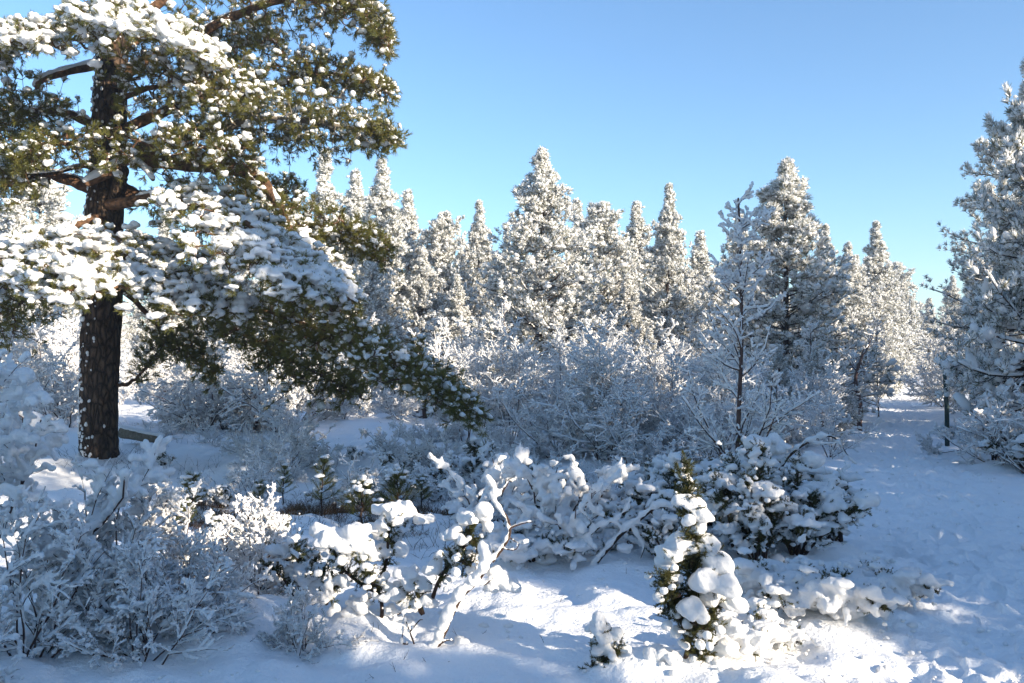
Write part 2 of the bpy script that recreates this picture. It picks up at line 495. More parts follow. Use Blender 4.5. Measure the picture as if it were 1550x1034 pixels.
# ------------------------------------------------------------------ background conifers
def conifer(seed, H, Rm, z0=.5, nwh=26, per=6, rise=35, droop=-10, snow=.75, tuft=.11, lump=.075, shape=.85, sec=7, open_=0.0, nn=9):
    rng = np.random.default_rng(seed)
    tz = np.linspace(0, H, 14)
    tp = np.stack([np.cumsum(rng.normal(0, .012 * H / 9, 14)), np.cumsum(rng.normal(0, .012 * H / 9, 14)), tz], 1); tp[0, :2] = 0
    gt = Geo(); polytube(gt, tp, np.interp(tz, [0, H], [.017 * H + .02, .012]), 7, rng, .06)
    zs = z0 + (H - z0) * (np.linspace(0, .985, nwh) ** .95)
    P, D, L = [], [], []
    for z in zs:
        f = (z - z0) / (H - z0)
        rad = Rm * 1.28 * (1 - f) ** (shape + .08) * (1 - .35 * max(0, .18 - f) / .18) * rng.lognormal(0, .10) * (.72 if f > .84 else 1)
        k = max(4, int(per * (1 - .35 * f)))
        a0 = rng.uniform(0, 6.28)
        for j in range(k):
            if rng.random() < open_ * (1 - f): continue
            a = a0 + j * 6.283 / k + rng.normal(0, .25)
            el = np.radians(droop + (rise - droop) * f ** .7 + rng.normal(0, 7))
            c = np.array([np.interp(z, tz, tp[:, 0]), np.interp(z, tz, tp[:, 1]), z + rng.normal(0, .08)])
            P.append(c); D.append([np.cos(a) * np.cos(el), np.sin(a) * np.cos(el), np.sin(el)]); L.append(rad * rng.choice([.55, .8, .95, 1.1, 1.2]) * rng.uniform(.9, 1.1) + .05)
    P, D, L = np.array(P), np.array(D), np.array(L)
    p1, d1 = sprout(rng, P, D, L, 5, .09, .05)
    r1 = .006 + .010 * L
    s0, s1, a, b = segs(p1, r1); tubes(gt, s0, s1, a, b, 4)
    q, qd, ql, qr = children(rng, p1, d1, np.maximum(L, .16), r1, sec + 2, .18, 1.0, 48, 12, .42, .5, .55)
    p2, d2 = sprout(rng, q, qd, ql, 3, .10, .09)
    s0, s1, a, b = segs(p2, np.maximum(qr, .004)); tubes(gt, s0, s1, a, b, 3)
    # foliage tufts at the tips and along the side shoots
    T = [p2[:, -1], p2[:, 2], p1[:, -1], p1[:, 4], p1[:, 3]]
    A = [d2[:, -1], d2[:, 1], d1[:, -1], d1[:, 3], d1[:, 2]]
    T = np.concatenate(T); A = np.concatenate(A); A = norm(A + np.array([0, 0, .5]))
    T = T + rng.normal(0, .03, T.shape)
    gc = Geo(); needles(gc, rng, T, A, nn + 2, tuft * 1.35, .020, .9, .05)
    gs = Geo()
    keep = rng.random(len(T)) < snow
    C = T[keep] + A[keep] * tuft * .35 + np.array([0, 0, .02]); n = len(C)
    sz = lump * .72 * rng.lognormal(0, .38, n) * (1 - .5 * C[:, 2] / H)
    lumps(gs, rng, C, sz * 1.15, sz * .95, sz * .8, OCT1, .2, .6, A[keep] * np.array([1, 1, .45]))
    # hoar frost on the needles themselves
    fr = rng.random(len(T)) < .9
    needles(gs, rng, T[fr] + np.array([0, 0, .015]), A[fr], int(nn * 1.7), tuft * 1.3, .024, .95, .04)
    ex = rng.random(len(T)) < .8
    C2 = T[ex] + rng.normal(0, .06, (ex.sum(), 3)); s2 = lump * .38 * rng.lognormal(0, .35, len(C2))
    lumps(gs, rng, C2, s2 * 1.2, s2, s2 * .8, OCT1, .2, .7)
    # snow lying along the boughs
    s0, s1, a, b = segs(p1[:, 1:], r1)
    k = rng.random(len(s0)) < snow * .8
    up = np.array([0, 0, lump * .30])
    capsules(gs, s0[k] + up, s1[k] + up, lump * rng.uniform(.2, .5, k.sum()), lump * rng.uniform(.2, .5, k.sum()), 5, .8, False, 2)
    return [("trunk", gt.mesh("trunk", M_BARK)), ("crown", gc.mesh("crown", M_NEEDLEF, False)), ("snow_cover", gs.mesh("snow_cover", M_SNOWFAR))]

CON = {
    "spire": conifer(11, 9.0, 1.75, .4, 34, 7, 42, -8, .80, .12, .082, .80, 8),
    "broad": conifer(12, 8.6, 2.15, .3, 32, 7, 40, -14, .76, .13, .095, .72, 9),
    "young": conifer(13, 7.0, 1.35, .3, 28, 6, 48, 0, .82, .11, .080, .75, 8),
    "round": conifer(14, 7.5, 1.9, .8, 27, 7, 45, 0, .82, .12, .088, .50, 9),
    "dark":  conifer(15, 8.0, 2.1, .2, 31, 7, 38, -20, .62, .14, .105, .80, 9),
    "lacy":  conifer(16, 10.0, 1.9, 1.8, 25, 6, 25, -12, .92, .13, .080, .40, 9, .20),
    "thin":  conifer(17, 8.0, .95, .3, 30, 5, 40, -5, .82, .11, .075, .80, 6),
    "heavy": conifer(18, 8.0, 2.1, 1.2, 22, 7, 32, -16, .97, .15, .125, .75, 9, .22, 16),
}
HGT = {"spire": 9.0, "broad": 8.6, "young": 7.0, "round": 7.5, "dark": 8.0, "lacy": 10.0, "thin": 8.0, "heavy": 8.0}

def tree_at(kind, X, top, d, label, rz, wide=1.0, group="conifers of the forest edge"):
    p = px(X, top, d); z = gz(p[0], p[1]) - .05
    s = (p[2] - z) / HGT[kind]
    return plant("pine_tree", CON[kind], (p[0], p[1], z), label, "tree", group, rz, (s * wide, s * wide, s))

TREES = [
    # kind, photo column of the tip, photo row of the tip, depth, width factor, label
    ("thin", 494, 238, 44, 1.1, "slim white-frosted conifer, the leftmost spire rising just past the big pine's branch tips"),
    ("young", 538, 265, 47, 1.0, "small frosted conifer between the slim left spire and the wide sunlit conifer beside it"),
    ("spire", 577, 243, 36, 1.0, "wide sunlit conifer crusted with warm white snow, just right of the big pine's upper boughs"),
    ("young", 618, 295, 40, 1.0, "conifer with a forked snowy top against the right flank of the wide sunlit one"),
    ("round", 672, 328, 38, .85, "short rounded conifer in sunlit snow, fourth along from the big pine's boughs"),
    ("spire", 725, 306, 40, .85, "pale narrow conifer all white in the gap left of the tall central conifer"),
    ("thin", 768, 348, 46, .9, "thin dark spire squeezed in close left of the tall central conifer"),
    ("broad", 820, 234, 27, 1.0, "tallest central conifer, frosted top in sun and shaded blue skirt reaching the thicket"),
    ("thin", 873, 310, 42, 1.0, "thin white spire peeping out right behind the tallest central conifer"),
    ("round", 908, 313, 34, 1.0, "round-topped frosted conifer right of the tallest central conifer"),
    ("young", 964, 312, 38, 1.0, "pale pointed conifer between the round-topped one and the slender double-tipped one"),
    ("spire", 1011, 281, 30, .85, "slender double-tipped sunlit conifer left of the bare snowy birch"),
    ("young", 1062, 355, 40, 1.1, "faint yellowish conifer half hidden behind the bare snowy birch"),
    ("young", 1120, 330, 43, 1.1, "pale conifer directly behind the bare birch's upper twigs"),
    ("dark", 1191, 248, 24, 1.0, "tall dark green conifer with blue shaded snowy skirts, right of the bare birch"),
    ("spire", 1248, 343, 33, .95, "yellow-lit frosted conifer tucked behind the dark green conifer's right side"),
    ("broad", 1284, 372, 36, .9, "backlit cream-coloured conifer left of the lone spire by the path"),
    ("spire", 1327, 338, 40, 1.0, "lone pale spire in hazy light, last tall conifer before the path's gap"),
    ("young", 1378, 455, 58, 1.2, "small hazy conifer at the far end of the path, on its left side"),
    ("thin", 1407, 455, 55, 1.4, "small dim spire standing in the gap where the path disappears"),
    ("lacy", 1518, 195, 21.5, .85, "tall open-crowned pine on the right with bare lacy boughs leaning over the path"),
    ("heavy", 1568, 88, 14.5, .66, "dark conifer cut by the picture's right edge, boughs loaded with thick blue snow"),
    ("spire", 430, 285, 39, 1.0, "sunlit conifer showing through the big pine's right-hand boughs"),
    ("round", 350, 330, 42, 1.0, "sunlit conifer behind the middle of the big pine's crown"),
    ("spire", 250, 330, 40, 1.0, "sunlit conifer just right of the big pine's trunk, seen through its boughs"),
    ("broad", 60, 235, 36, 1.0, "wide sunlit conifer left of the big pine's trunk"),
    ("round", -30, 290, 38, 1.1, "sunlit conifer cut by the picture's left edge"),
    ("young", 690, 420, 33, 1.1, "low young conifer in front of the short rounded one, buried in frost"),
    ("young", 950, 420, 29, 1.1, "low bushy conifer under the round-topped one, yellow light on its snow"),
    ("broad", 640, 380, 36, .9, "frosted conifer filling the gap left of the short rounded one"),
    ("round", 770, 400, 34, .85, "frosted conifer low on the left flank of the tallest central conifer"),
    ("broad", 868, 380, 33, .8, "frosted conifer low on the right flank of the tallest central conifer"),
    ("round", 1035, 410, 34, .9, "cream-lit conifer low between the double-tipped one and the birch sapling"),
    ("broad", 1150, 390, 32, .8, "snowy conifer low behind the birch sapling, against the dark green one"),
    ("broad", 520, 330, 41, .9, "sunlit conifer low between the two leftmost spires past the big pine's tips"),
    ("round", 1345, 440, 46, 1.0, "low hazy conifer at the foot of the lone pale spire"),
    ("round", 560, 400, 31, .95, "low broad conifer under the big pine's snowy right bough tip"),
]
TREES += [("broad", 1545, 290, 24, .9, "snow-laden conifer filling in behind the lacy pine and the dark edge conifer"),
    ("round", 1500, 400, 27, .8, "lower conifer behind the lacy pine's trunk, by the end of the path"),
    ("young", 742, 520, 19.5, 1.3, "knee-deep young pine at the left edge of the thicket, darker than the twigs round it"),
    ("dark", 905, 545, 17.5, 1.3, "small dark young spruce half buried in the middle of the thicket"),
    ("young", 985, 500, 20.5, 1.2, "young pine standing out of the thicket under the round-topped conifer"),
    ("dark", 1245, 520, 19.0, 1.3, "young dark conifer low by the path in front of the tall dark green one"),
    ("young", 1180, 525, 17.0, 1.2, "young snowy conifer behind the mound's right shoulder"),
    ("dark", 640, 525, 24.0, 1.2, "small dark conifer beyond the tip of the long low bough")]
rr = random.Random(4)
for k_, X, t_, d, wd, lab in TREES:
    tree_at(k_, X, t_, d, lab, rr.uniform(0, 6.28), wd)
# the far wood behind them, each tree on its own
for i in range(46):
    X = -120 + i * 36 + rr.uniform(-14, 14)
    if 1370 < X < 1440: continue
    d = rr.uniform(52, 85)
    tree_at(rr.choice(["spire", "young", "thin", "round", "broad"]), X, HOR - rr.uniform(5.0, 7.6) / d * F, d,
            "distant frosted conifer in the pale wood behind the forest edge", rr.uniform(0, 6.28), 1.1, "distant conifers behind the forest edge")
# pines to the right of the frame: they shade the path and the clearing
OFF = [(x, c - .675 * x, h, k_) for c, x, h, k_ in [(2.9, 9, 6.2, "broad"), (3.7, 11, 5.6, "thin"), (.6, 12, 9, "dark"), (-2.0, 10, 9, "broad"), (-5, 8, 9, "dark"), (-8.5, 6, 9, "broad"),
    (6.75, 20, 9, "thin"), (9.6, 13, 9.5, "young"), (11.3, 14, 7.2, "broad"), (13.9, 13, 7.8, "dark"), (16.8, 13, 7, "broad"), (20.2, 14, 7, "young"), (24, 15.5, 7, "dark"), (28, 17, 7.5, "broad"), (33, 19, 8, "dark"), (39, 22, 8, "broad"),
    (9.4, 19, 10, "lacy"), (12.4, 19, 10, "lacy")]]
for x, y, h, k_ in OFF:
    s = h / HGT[k_]
    plant("pine_tree", CON[k_], (x, y, gz(x, y) - .05), "snowy conifer standing on the right of the path beyond the picture's edge", "tree", "conifers right of the path", rr.uniform(0, 6.28), s)

# ------------------------------------------------------------------ bare birch shrubs and saplings
def birch(seed, H, stems, lean, trop=.02, k=(7, 6, 4), snow=(.008, .02), ang=48, wander=.14, lr=(.5, .5, .5), rbase=.02, sap=False, fuse=None, sides=5, cov=.92, t0=.15):
    rng = np.random.default_rng(seed)
    n = stems
    az = rng.uniform(0, 6.28, n); el = np.radians(rng.uniform(0, lean, n) if not sap else np.full(n, lean))
    D = np.stack([np.cos(az) * np.sin(el), np.sin(az) * np.sin(el), np.cos(el)], 1)
    P = np.stack([rng.normal(0, .06, n), rng.normal(0, .06, n), np.full(n, -.05)], 1)
    if sap: P[:] = [0, 0, -.05]
    L = H * rng.uniform(.7, 1.05, n) if not sap else np.full(n, H)
    Rr = np.full(n, rbase)
    gw, gs = Geo(), Geo()
    S0, S1, SR, LV = [], [], [], []
    lv = 0
    while True:
        nseg = (14 if sap else 7, 6, 4, 3)[lv]
        p, d = sprout(rng, P, D, L, nseg, (wander * (.12 if sap else 1), wander, wander, wander)[lv], trop if lv == 0 else trop * 1.2)
        s0, s1, a, b = segs(p, np.maximum(Rr, .0022), .3); tubes(gw, s0, s1, a, b, (7, 5, 3, 3)[lv])
        S0.append(s0); S1.append(s1); SR.append(a); LV.append(np.full(len(s0), lv))
        if lv == 3 or lv >= len(k): break
        P, D, L, Rr = children(rng, p, d, L, Rr, k[lv], t0 if lv == 0 else .12, 1.0, ang, 13, lr[lv], .40 if sap and lv == 0 else .55, .7, .55 if not sap else .75)
        lv += 1
    S0, S1, SR, LV = map(np.concatenate, (S0, S1, SR, LV))
    a = norm(S1 - S0); hz = np.sqrt(np.clip(1 - a[:, 2] ** 2, 0, 1))
    keep = (rng.random(len(S0)) < cov * (.45 + .55 * hz)) & ((LV > 0) | (rng.random(len(S0)) < .7))
    r = rng.uniform(snow[0], snow[1], len(S0)) * (.45 + .55 * hz)
    # thicker pads on some stretches
    r = np.where(rng.random(len(S0)) < .08, r * 1.5, r) * np.array([1.25, 1.15, 1.0, .85])[LV.astype(int)]
    u, v = frames(a); v = np.where(v[:, 2:3] < 0, -v, v)
    off = v * (r * .75 + SR * .7)[:, None]
    S0, S1, r, off = S0[keep], S1[keep], r[keep], off[keep]
    r2 = r * rng.uniform(.7, 1.2, len(r))
    if fuse:
        capsules(gs, S0 + off, S1 + off, r, r2, 7, 1.05, True, 3)
        sm = fused(gs, M_SNOW, fuse, 2, rough=.008)
    else:
        capsules(gs, S0 + off, S1 + off, r, r2, sides, 1.05, False, 2)
        sm = gs.mesh("snow_cover", M_SNOWFAR)
    return [("stems", gw.mesh("stems", M_BIRCH)), ("snow_cover", sm)]

BIR = [
    birch(31, 2.2, 7, 38, .02, (9, 6, 4), (.011, .022), rbase=.011),
    birch(32, 1.9, 9, 60, -.01, (8, 6, 5), (.010, .020), wander=.18, rbase=.010),
    birch(33, 2.8, 5, 24, .03, (12, 7, 4), (.010, .020), rbase=.012),
    birch(34, 1.3, 10, 66, .02, (7, 6, 4), (.009, .018), wander=.2, rbase=.010),
    birch(35, 1.7, 8, 78, .05, (8, 6, 4), (.011, .023), wander=.22, rbase=.012),
]
BH = [2.3, 1.7, 2.9, 1.1, 1.3]
def shrub(v, x, y, s, label, group=None, name="birch_shrub"):
    return plant(name, BIR[v], (x, y, gz(x, y) - .03), label, "shrub", group, rr.uniform(0, 6.28), s)

ZONES = [
    # photo columns, depth range, count, variants, scale range, label, group
    (255, 470, 15.5, 20, 9, (1, 4, 3), (.8, 1.1), "low tangled bare shrub netted in snow behind the big pine's trunk, under its drooping bough", "shrubs under the big pine"),
    (470, 700, 19, 27, 16, (0, 1, 4, 3), (.45, .8), "bare frosted shrub in the lit gap beyond the tip of the big pine's lowest bough", "shrubs beyond the lowest bough"),
    (690, 960, 13.5, 24, 30, (0, 1, 2, 4), (.4, .85), "bare blue-white shrub in the dense thicket at the tallest central conifer's foot", "thicket below the central conifer"),
    (900, 1110, 12.5, 24, 24, (0, 1, 2, 4), (.4, .8), "bare snowy shrub in the thicket left of the birch sapling, behind the junipers", "thicket left of the birch sapling"),
    (1110, 1330, 14, 25, 18, (0, 2, 1, 4), (.45, .9), "bare shaded shrub at the dark green conifer's foot along the path's left edge", "shrubs on the path's left edge"),
    (1345, 1440, 27, 38, 9, (0, 2, 4, 1), (.8, 1.1), "pale sunlit shrub closing the far end of the path", "shrubs at the path's end"),
    (1505, 1650, 12.5, 22, 12, (0, 1, 4, 2), (.5, .9), "bare snowy shrub on the right bank under the lacy pine", "shrubs on the right bank"),
    (-60, 130, 16, 26, 11, (0, 1, 2, 4), (.9, 1.2), "frosted bare shrub left of the big pine's trunk catching warm light", "shrubs left of the big pine"),
    (130, 700, 27, 36, 20, (0, 2, 1), (.6, .95), "sunlit frosted bush in front of the left-hand conifers, seen under the big pine's boughs", "sunlit bushes at the wood's foot"),
    (700, 1340, 26, 36, 16, (0, 2, 1), (.6, .95), "frosted bush at the feet of the middle conifers behind the thicket", "bushes at the feet of the middle conifers"),
]
for x0, x1, d0, d1, n, vs, sr, lab, grp in ZONES:
    for i in range(n):
        X = x0 + (x1 - x0) * (i + rr.random()) / n; d = rr.uniform(d0, d1)
        p = px(X, 600, d)
        if pathmask(np.array(p[0]), np.array(p[1])) > .25: continue
        shrub(rr.choice(vs), p[0], p[1], rr.uniform(*sr), lab, grp)

for i in range(60):
    d = rr.uniform(9.2, 18); X = rr.uniform(215, 830) if i % 3 else rr.uniform(640, 930)
    p = px(X, 600, d)
    shrub(3 if i % 4 else 4, p[0], p[1], rr.uniform(.22, .5), "knee-high dwarf shrub with frosted twigs standing in the snowy clearing", "dwarf shrubs in the clearing")

# the birch sapling behind the juniper mound
sap = birch(41, 3.15, 1, .02, .08, (36, 9, 5), (.0075, .0145), 54, .12, (.34, .42, .5), .028, True, None, 6, .95, .16)
p = px(1112, 800, 8.2)
plant("birch_sapling", sap, (p[0], p[1], gz(p[0], p[1])), "slender bare birch sapling with white snow along every twig, rising behind the juniper mound", "tree", None, 1.0)

for X, d, s_ in [(700, 20, .75), (655, 22, .8), (850, 17, .6), (960, 18.5, .7), (1015, 15, .55), (1225, 20, .8), (760, 24, .95), (560, 23, .8), (1330, 25, .9), (1590, 13, .8), (1480, 17.5, .6)]:
    p = px(X, 800, d)
    plant("birch_sapling", sap, (p[0], p[1], gz(p[0], p[1])), "thin upright young birch with a single stem among the frosted shrubs of the thicket", "tree", "young birches in the thicket", rr.uniform(0, 6.28), s_)

# ------------------------------------------------------------------ the two thick white bushes at the left
nearA = birch(51, 2.15, 9, 50, .01, (8, 6, 4), (.019, .034), 46, .19, (.5, .48, .5), .018, fuse=.008, t0=.3)
p = px(-95, 950, 4.9)
plant("alder_bush", nearA, (p[0], p[1], gz(p[0], p[1])), "tall bush at the left edge with twigs wrapped in thick warm-lit snow", "bush", None, 1.9, .72)
nearB = birch(52, 1.25, 14, 72, .02, (9, 6, 5), (.0068, .0150), 40, .14, (.55, .5, .5), .010, fuse=.0058, t0=.15)
p = px(175, 985, 5.0)
plant("alder_bush", nearB, (p[0], p[1], gz(p[0], p[1])), "low wide bush of fine brown twigs under snow in the lower left corner", "bush", None, 2.0, .64)

p = px(255, 960, 5.5)
plant("alder_bush", nearB, (p[0], p[1], gz(p[0], p[1]) - .05), "low spray of fine snowy twigs reaching right from the lower left bush", "bush", None, 4.4, .55)

for X, d, s_, rz, lab in [(40, 4.3, .62, 1.0, "fine twiggy snow-covered sprays across the very bottom left corner"), (215, 4.45, .48, 3.3, "low fan of thin snowy twigs at the bottom edge right of the corner sprays"), (290, 4.9, .42, 0.6, "small brush of snowy twigs in front of the lower left bush's right side"), (455, 4.75, .3, 2.4, "lowest tuft of snowy twigs on the bare snow left of the leaning stem's foot"), (390, 5.9, .5, 5.5, "loose thin snowy twigs between the left bush and the crooked little juniper")]:
    p = px(X, 960, d)
    plant("alder_bush", nearB, (p[0], p[1], gz(p[0], p[1]) - .05), lab, "bush", None, rz, s_)

# ------------------------------------------------------------------ junipers
def foliage_on(rng, gw, gn, path, r, dens=1.0, tw=.07, nl=.016):
    """twiggy juniper foliage along a stem path (m,3)"""
    path = spline(path, max(6, len(path) * 4))
    polytube(gw, path, np.linspace(r, r * .45, len(path)), 6, rng, .05)
    L = np.linalg.norm(np.diff(path, axis=0), axis=1).sum()
    n = int(L * 130 * dens)
    if n == 0: return path
    i = rng.integers(int(len(path) * .25), len(path), n)
    P = path[i] + rng.normal(0, .012, (n, 3))
    D = norm(rng.normal(0, 1, (n, 3)) + np.array([0, 0, .5]))
    Lw = tw * rng.uniform(.5, 1.3, n)
    pp, dd = sprout(rng, P, D, Lw, 3, .15, .05)
    a, b, x, y = segs(pp, np.full(n, .0016)); tubes(gw, a, b, x, y, 3)
    for s in range(3):
        for f in (.3, .8):
            needles(gn, rng, pp[:, s] * (1 - f) + pp[:, s + 1] * f, dd[:, s], 8, nl, .0032, 1.0, .008)
    return path

def juniper(seed, H, spread, stems, lump=(.03, .065), cov=.8, voxel=.013, dens=1.0, arch=0.0, low=.3, rough=.016):
    rng = np.random.default_rng(seed)
    gw, gn, gs = Geo(), Geo(), Geo()
    for s in range(stems):
        a = 6.283 * s / stems + rng.normal(0, .4); rad = spread * rng.uniform(.3, 1.0); h = H * rng.uniform(.6, 1.05) * (1 - .45 * (rad / spread) ** 2)
        d = np.array([np.cos(a), np.sin(a), 0])
        pts = [np.array([0, 0, -.04]) + d * .03, d * rad * .35 + [0, 0, h * .45], d * rad * .75 + [0, 0, h * .88], d * rad + [0, 0, h * (1 - arch)]]
        pts = [q + rng.normal(0, .02, 3) for q in pts]
        path = foliage_on(rng, gw, gn, pts, .010, dens)
        # snow pads on the upper part of the stem
        m = len(path); k = rng.integers(9, 15)
        idx = np.clip((m * rng.uniform(low, 1.02, k)).astype(int), 0, m - 1); idx[0] = m - 1; idx[1] = int(m * .85)
        keep = rng.random(k) < cov; keep[0] = True
        C = path[idx][keep] + rng.normal(0, .045, (keep.sum(), 3)) * [1, 1, .6]
        sz = rng.uniform(lump[0], lump[1], len(C)) * rng.choice([.55, .75, 1.0], len(C))
        lumps(gs, rng, C + np.array([0, 0, 1])[None] * (sz * .35)[:, None], sz * rng.uniform(1.1, 1.7, len(C)), sz * rng.uniform(.75, 1.1, len(C)), sz * rng.uniform(.5, .8, len(C)), ICO2, .26, .6)
        # small clods caught in the foliage
        k = 26
        C = path[rng.integers(int(m * .3), m, k)] + rng.normal(0, .05, (k, 3)); sz = rng.uniform(.010, .024, k)
        lumps(gs, rng, C, sz * 1.2, sz, sz, ICO1, .15, .7)
    return [("stems", gw.mesh("stems", M_TWIG)), ("needles", gn.mesh("needles", M_JUNIPER, False)), ("snow_cap", fused(gs, M_SNOW, voxel, 5, rough=rough))]

JUN = [
    juniper(61, .75, .42, 13), juniper(62, .62, .50, 14, (.035, .075)), juniper(63, .5, .34, 10, (.028, .055)),
    juniper(64, .30, .45, 12, (.045, .085), .95, dens=.6, arch=.35, low=.15),
    juniper(65, .45, .30, 8, (.022, .042), .6, dens=.8),
]
def jun(v, X, Y, label, s=1.0, rz=None, group=None, d=None):
    d = d or gd(Y); p = px(X, Y, d)
    return plant("juniper_bush", JUN[v], (p[0], p[1], gz(p[0], p[1]) - .01), label, "juniper", group, rr.uniform(0, 6.28) if rz is None else rz, s)

# the mound right of the middle
jun(0, 1120, 850, "large juniper in the middle of the snowy mound below the birch sapling", 1.05, d=6.7)
jun(1, 1205, 845, "wide juniper at the right of the mound, rounded pads of snow over dark green needles", 1.15, d=6.8)
jun(0, 1050, 800, "juniper at the back of the mound left of the birch sapling's trunk", .95, d=7.7)
jun(1, 985, 800, "juniper at the mound's left end, snow pads over black gaps", .9, d=7.6)
jun(2, 1262, 815, "small fuzzy juniper at the mound's right end beside the path", 1.0, d=7.4)
jun(2, 1165, 800, "juniper at the back of the mound right of the birch sapling's trunk", 1.25, d=7.8)
jun(2, 1215, 790, "upright juniper on the mound's upper right shoulder, snow balls on its top", 1.3, d=7.9)
jun(2, 1010, 860, "small juniper at the mound's front left corner", .9, d=6.5)
# low, buried junipers bottom right
jun(3, 1180, 925, "creeping juniper under smooth snow arches, just right of the upright front juniper", .95, d=5.5)
jun(3, 1255, 945, "creeping juniper buried in snow, dark hollow under its front arch", .95, d=5.25)
jun(3, 1330, 925, "creeping juniper buried in snow, nearest of the low ones to the path", .85, d=5.6)
jun(3, 1130, 985, "low snow-covered juniper spray at the foot of the upright front juniper", .75, d=4.85)
jun(1, 1090, 790, "broad juniper filling the middle of the mound behind the large one", 1.15, d=7.3)
jun(0, 1150, 860, "low juniper at the mound's front between the large one and the wide right one", .85, d=6.5)
jun(2, 945, 830, "small juniper at the mound's far left, under the leaning dead branch", .95, d=7.0)
for i in range(16):
    jun(4, rr.uniform(230, 760), 0, "ankle-high dark evergreen sprig with crumbs of snow in the clearing", rr.uniform(.45, .85), group="evergreen sprigs in the clearing", d=rr.uniform(9.5, 15))
# middle distance
jun(4, 410, 865, "small dark juniper with snow-tipped twigs, right of the lower left bush", .85, d=7.0)
jun(4, 452, 930, "little juniper sprig poking from snow between the lower left bush and the snow-capped juniper", .9, d=5.6)
jun(4, 800, 775, "small snowy juniper in the hollow before the thicket, dark hole under its snow", 1.4, d=9.0)
jun(4, 860, 785, "small juniper with curled snow pads right of the hollow's snowy juniper", 1.3, d=8.7)
jun(2, 600, 845, "dark low juniper behind the two snow-capped junipers", .6, d=7.6)
jun(3, 800, 870, "snow-smothered low juniper behind the leaning dead stem", .9, d=6.6)
jun(3, 900, 850, "snow-smothered low juniper left of the mound", .8, d=6.9)
jun(4, 720, 730, "tiny juniper at the thicket's front edge with sparkling snow tips", 1.4, d=11)
jun(2, 335, 850, "dark juniper hidden behind the lower left bush's twig ends", .6, d=7.2)
# right bank
jun(2, 1512, 695, "low dark shrub on the right bank with sunlit snowy sprays, by the post", 1.5, d=14)
jun(1, 1560, 700, "wide low juniper on the right bank at the picture's edge", 1.3, d=13)
jun(2, 1435, 665, "small dark juniper at the foot of the post", .7, d=18.6)

def custom_juniper(seed, name, label, stems, caps, bare=(), dm=5.0, voxel=.010, dens=1.0, cat="juniper", foliage=True):
    """stems/caps traced in photo pixels at depth: [(x, y, depth) ...]; caps = (x, y, depth, radius px)"""
    rng = np.random.default_rng(seed)
    base = px(*stems[0][0]); base[2] = gz(base[0], base[1])
    gw, gn, gs = Geo(), Geo(), Geo()
    for st in stems:
        P = np.array([px(*q) for q in st]) - base
        if foliage: foliage_on(rng, gw, gn, P, .013, dens)
    for st in bare:
        pts, r0, sn = st
        P = spline(np.array([px(*q) for q in pts]) - base, len(pts) * 4)
        polytube(gw, P, np.linspace(r0, r0 * .4, len(P)), 6, rng, .08)
        if sn:
            a = norm(np.gradient(P, axis=0)); hz = np.sqrt(np.clip(1 - a[:, 2] ** 2, .08, 1))
            r = sn * rng.uniform(.75, 1.2, len(P)) * (.6 + .4 * hz)
            lean = np.array([-.55, -.35, .55]); Q = P + lean * (r0 + r * .7)[:, None] if np.ndim(r0) else P + lean[None] * (r0 * .7 + r * .8)[:, None]
            capsules(gs, Q[:-1], Q[1:], r[:-1], r[1:], 8, 1.0, True, 3)
    for x, y, d, rp in caps:
        c = px(x, y, d) - base; r = rp / F * d
        k = 5
        C = c[None] + rng.normal(0, r * .5, (k, 3)) * [1, 1, .55]; C[0] = c
        sz = r * rng.uniform(.4, .8, k); sz[0] = r * .9
        lumps(gs, rng, C, sz * rng.uniform(1.0, 1.35, k), sz, sz * rng.uniform(.7, .95, k), ICO2, .24, .7)
    if foliage and dens > 0:
        for st in stems:
            P = spline(np.array([px(*q) for q in st]) - base, 30); k = 13
            C = P[rng.integers(8, 30, k)] + rng.normal(0, .045, (k, 3)); sz = rng.uniform(.009, .026, k)
            lumps(gs, rng, C, sz * 1.2, sz, sz, ICO1, .15, .7)
    parts = [("stems", gw.mesh("stems", M_TWIG))]
    if gn.n: parts.append(("needles", gn.mesh("needles", M_JUNIPER, False)))
    parts.append(("snow_cap", fused(gs, M_SNOW, voxel, 4, rough=.016)))
    return plant(name, parts, tuple(base), label, cat)

d = 5.1
custom_juniper(71, "juniper_bush", "crooked little juniper with a big snow hat and bare brown stem, left of leaning stem",
    [[(574, 962, d), (578, 915, d), (563, 880, d), (545, 852, d), (535, 822, d)], [(568, 895, d), (548, 885, d + .1), (520, 862, d), (505, 835, d)], [(570, 890, d), (585, 850, d + .1), (590, 800, d + .1), (610, 778, d + .2)],
     [(520, 862, d), (508, 885, d), (495, 915, d)], [(545, 850, d), (556, 872, d - .1), (572, 890, d)]],
    [(531, 808, d, 21), (503, 818, d, 19), (552, 834, d, 18), (536, 824, d, 19), (588, 770, d + .15, 14), (575, 800, d + .15, 14), (616, 774, d + .2, 15), (597, 786, d + .15, 15), (640, 786, d + .2, 11),
     (575, 838, d + .15, 17), (602, 835, d + .2, 13), (500, 900, d, 11), (512, 878, d, 9), (526, 848, d, 9), (555, 858, d - .1, 9), (562, 876, d - .1, 8), (590, 890, d, 8), (545, 915, d, 13), (530, 930, d, 11), (592, 925, d, 9), (600, 940, d, 8), (505, 922, d, 7), (582, 905, d - .1, 6)],
    [([(472, 914, d), (490, 903, d), (500, 885, d), (503, 865, d)], .012, .016), ([(574, 935, d), (550, 945, d), (540, 925, d)], .005, .010), ([(578, 920, d), (600, 930, d), (610, 925, d)], .005, .008)])
d = 4.95
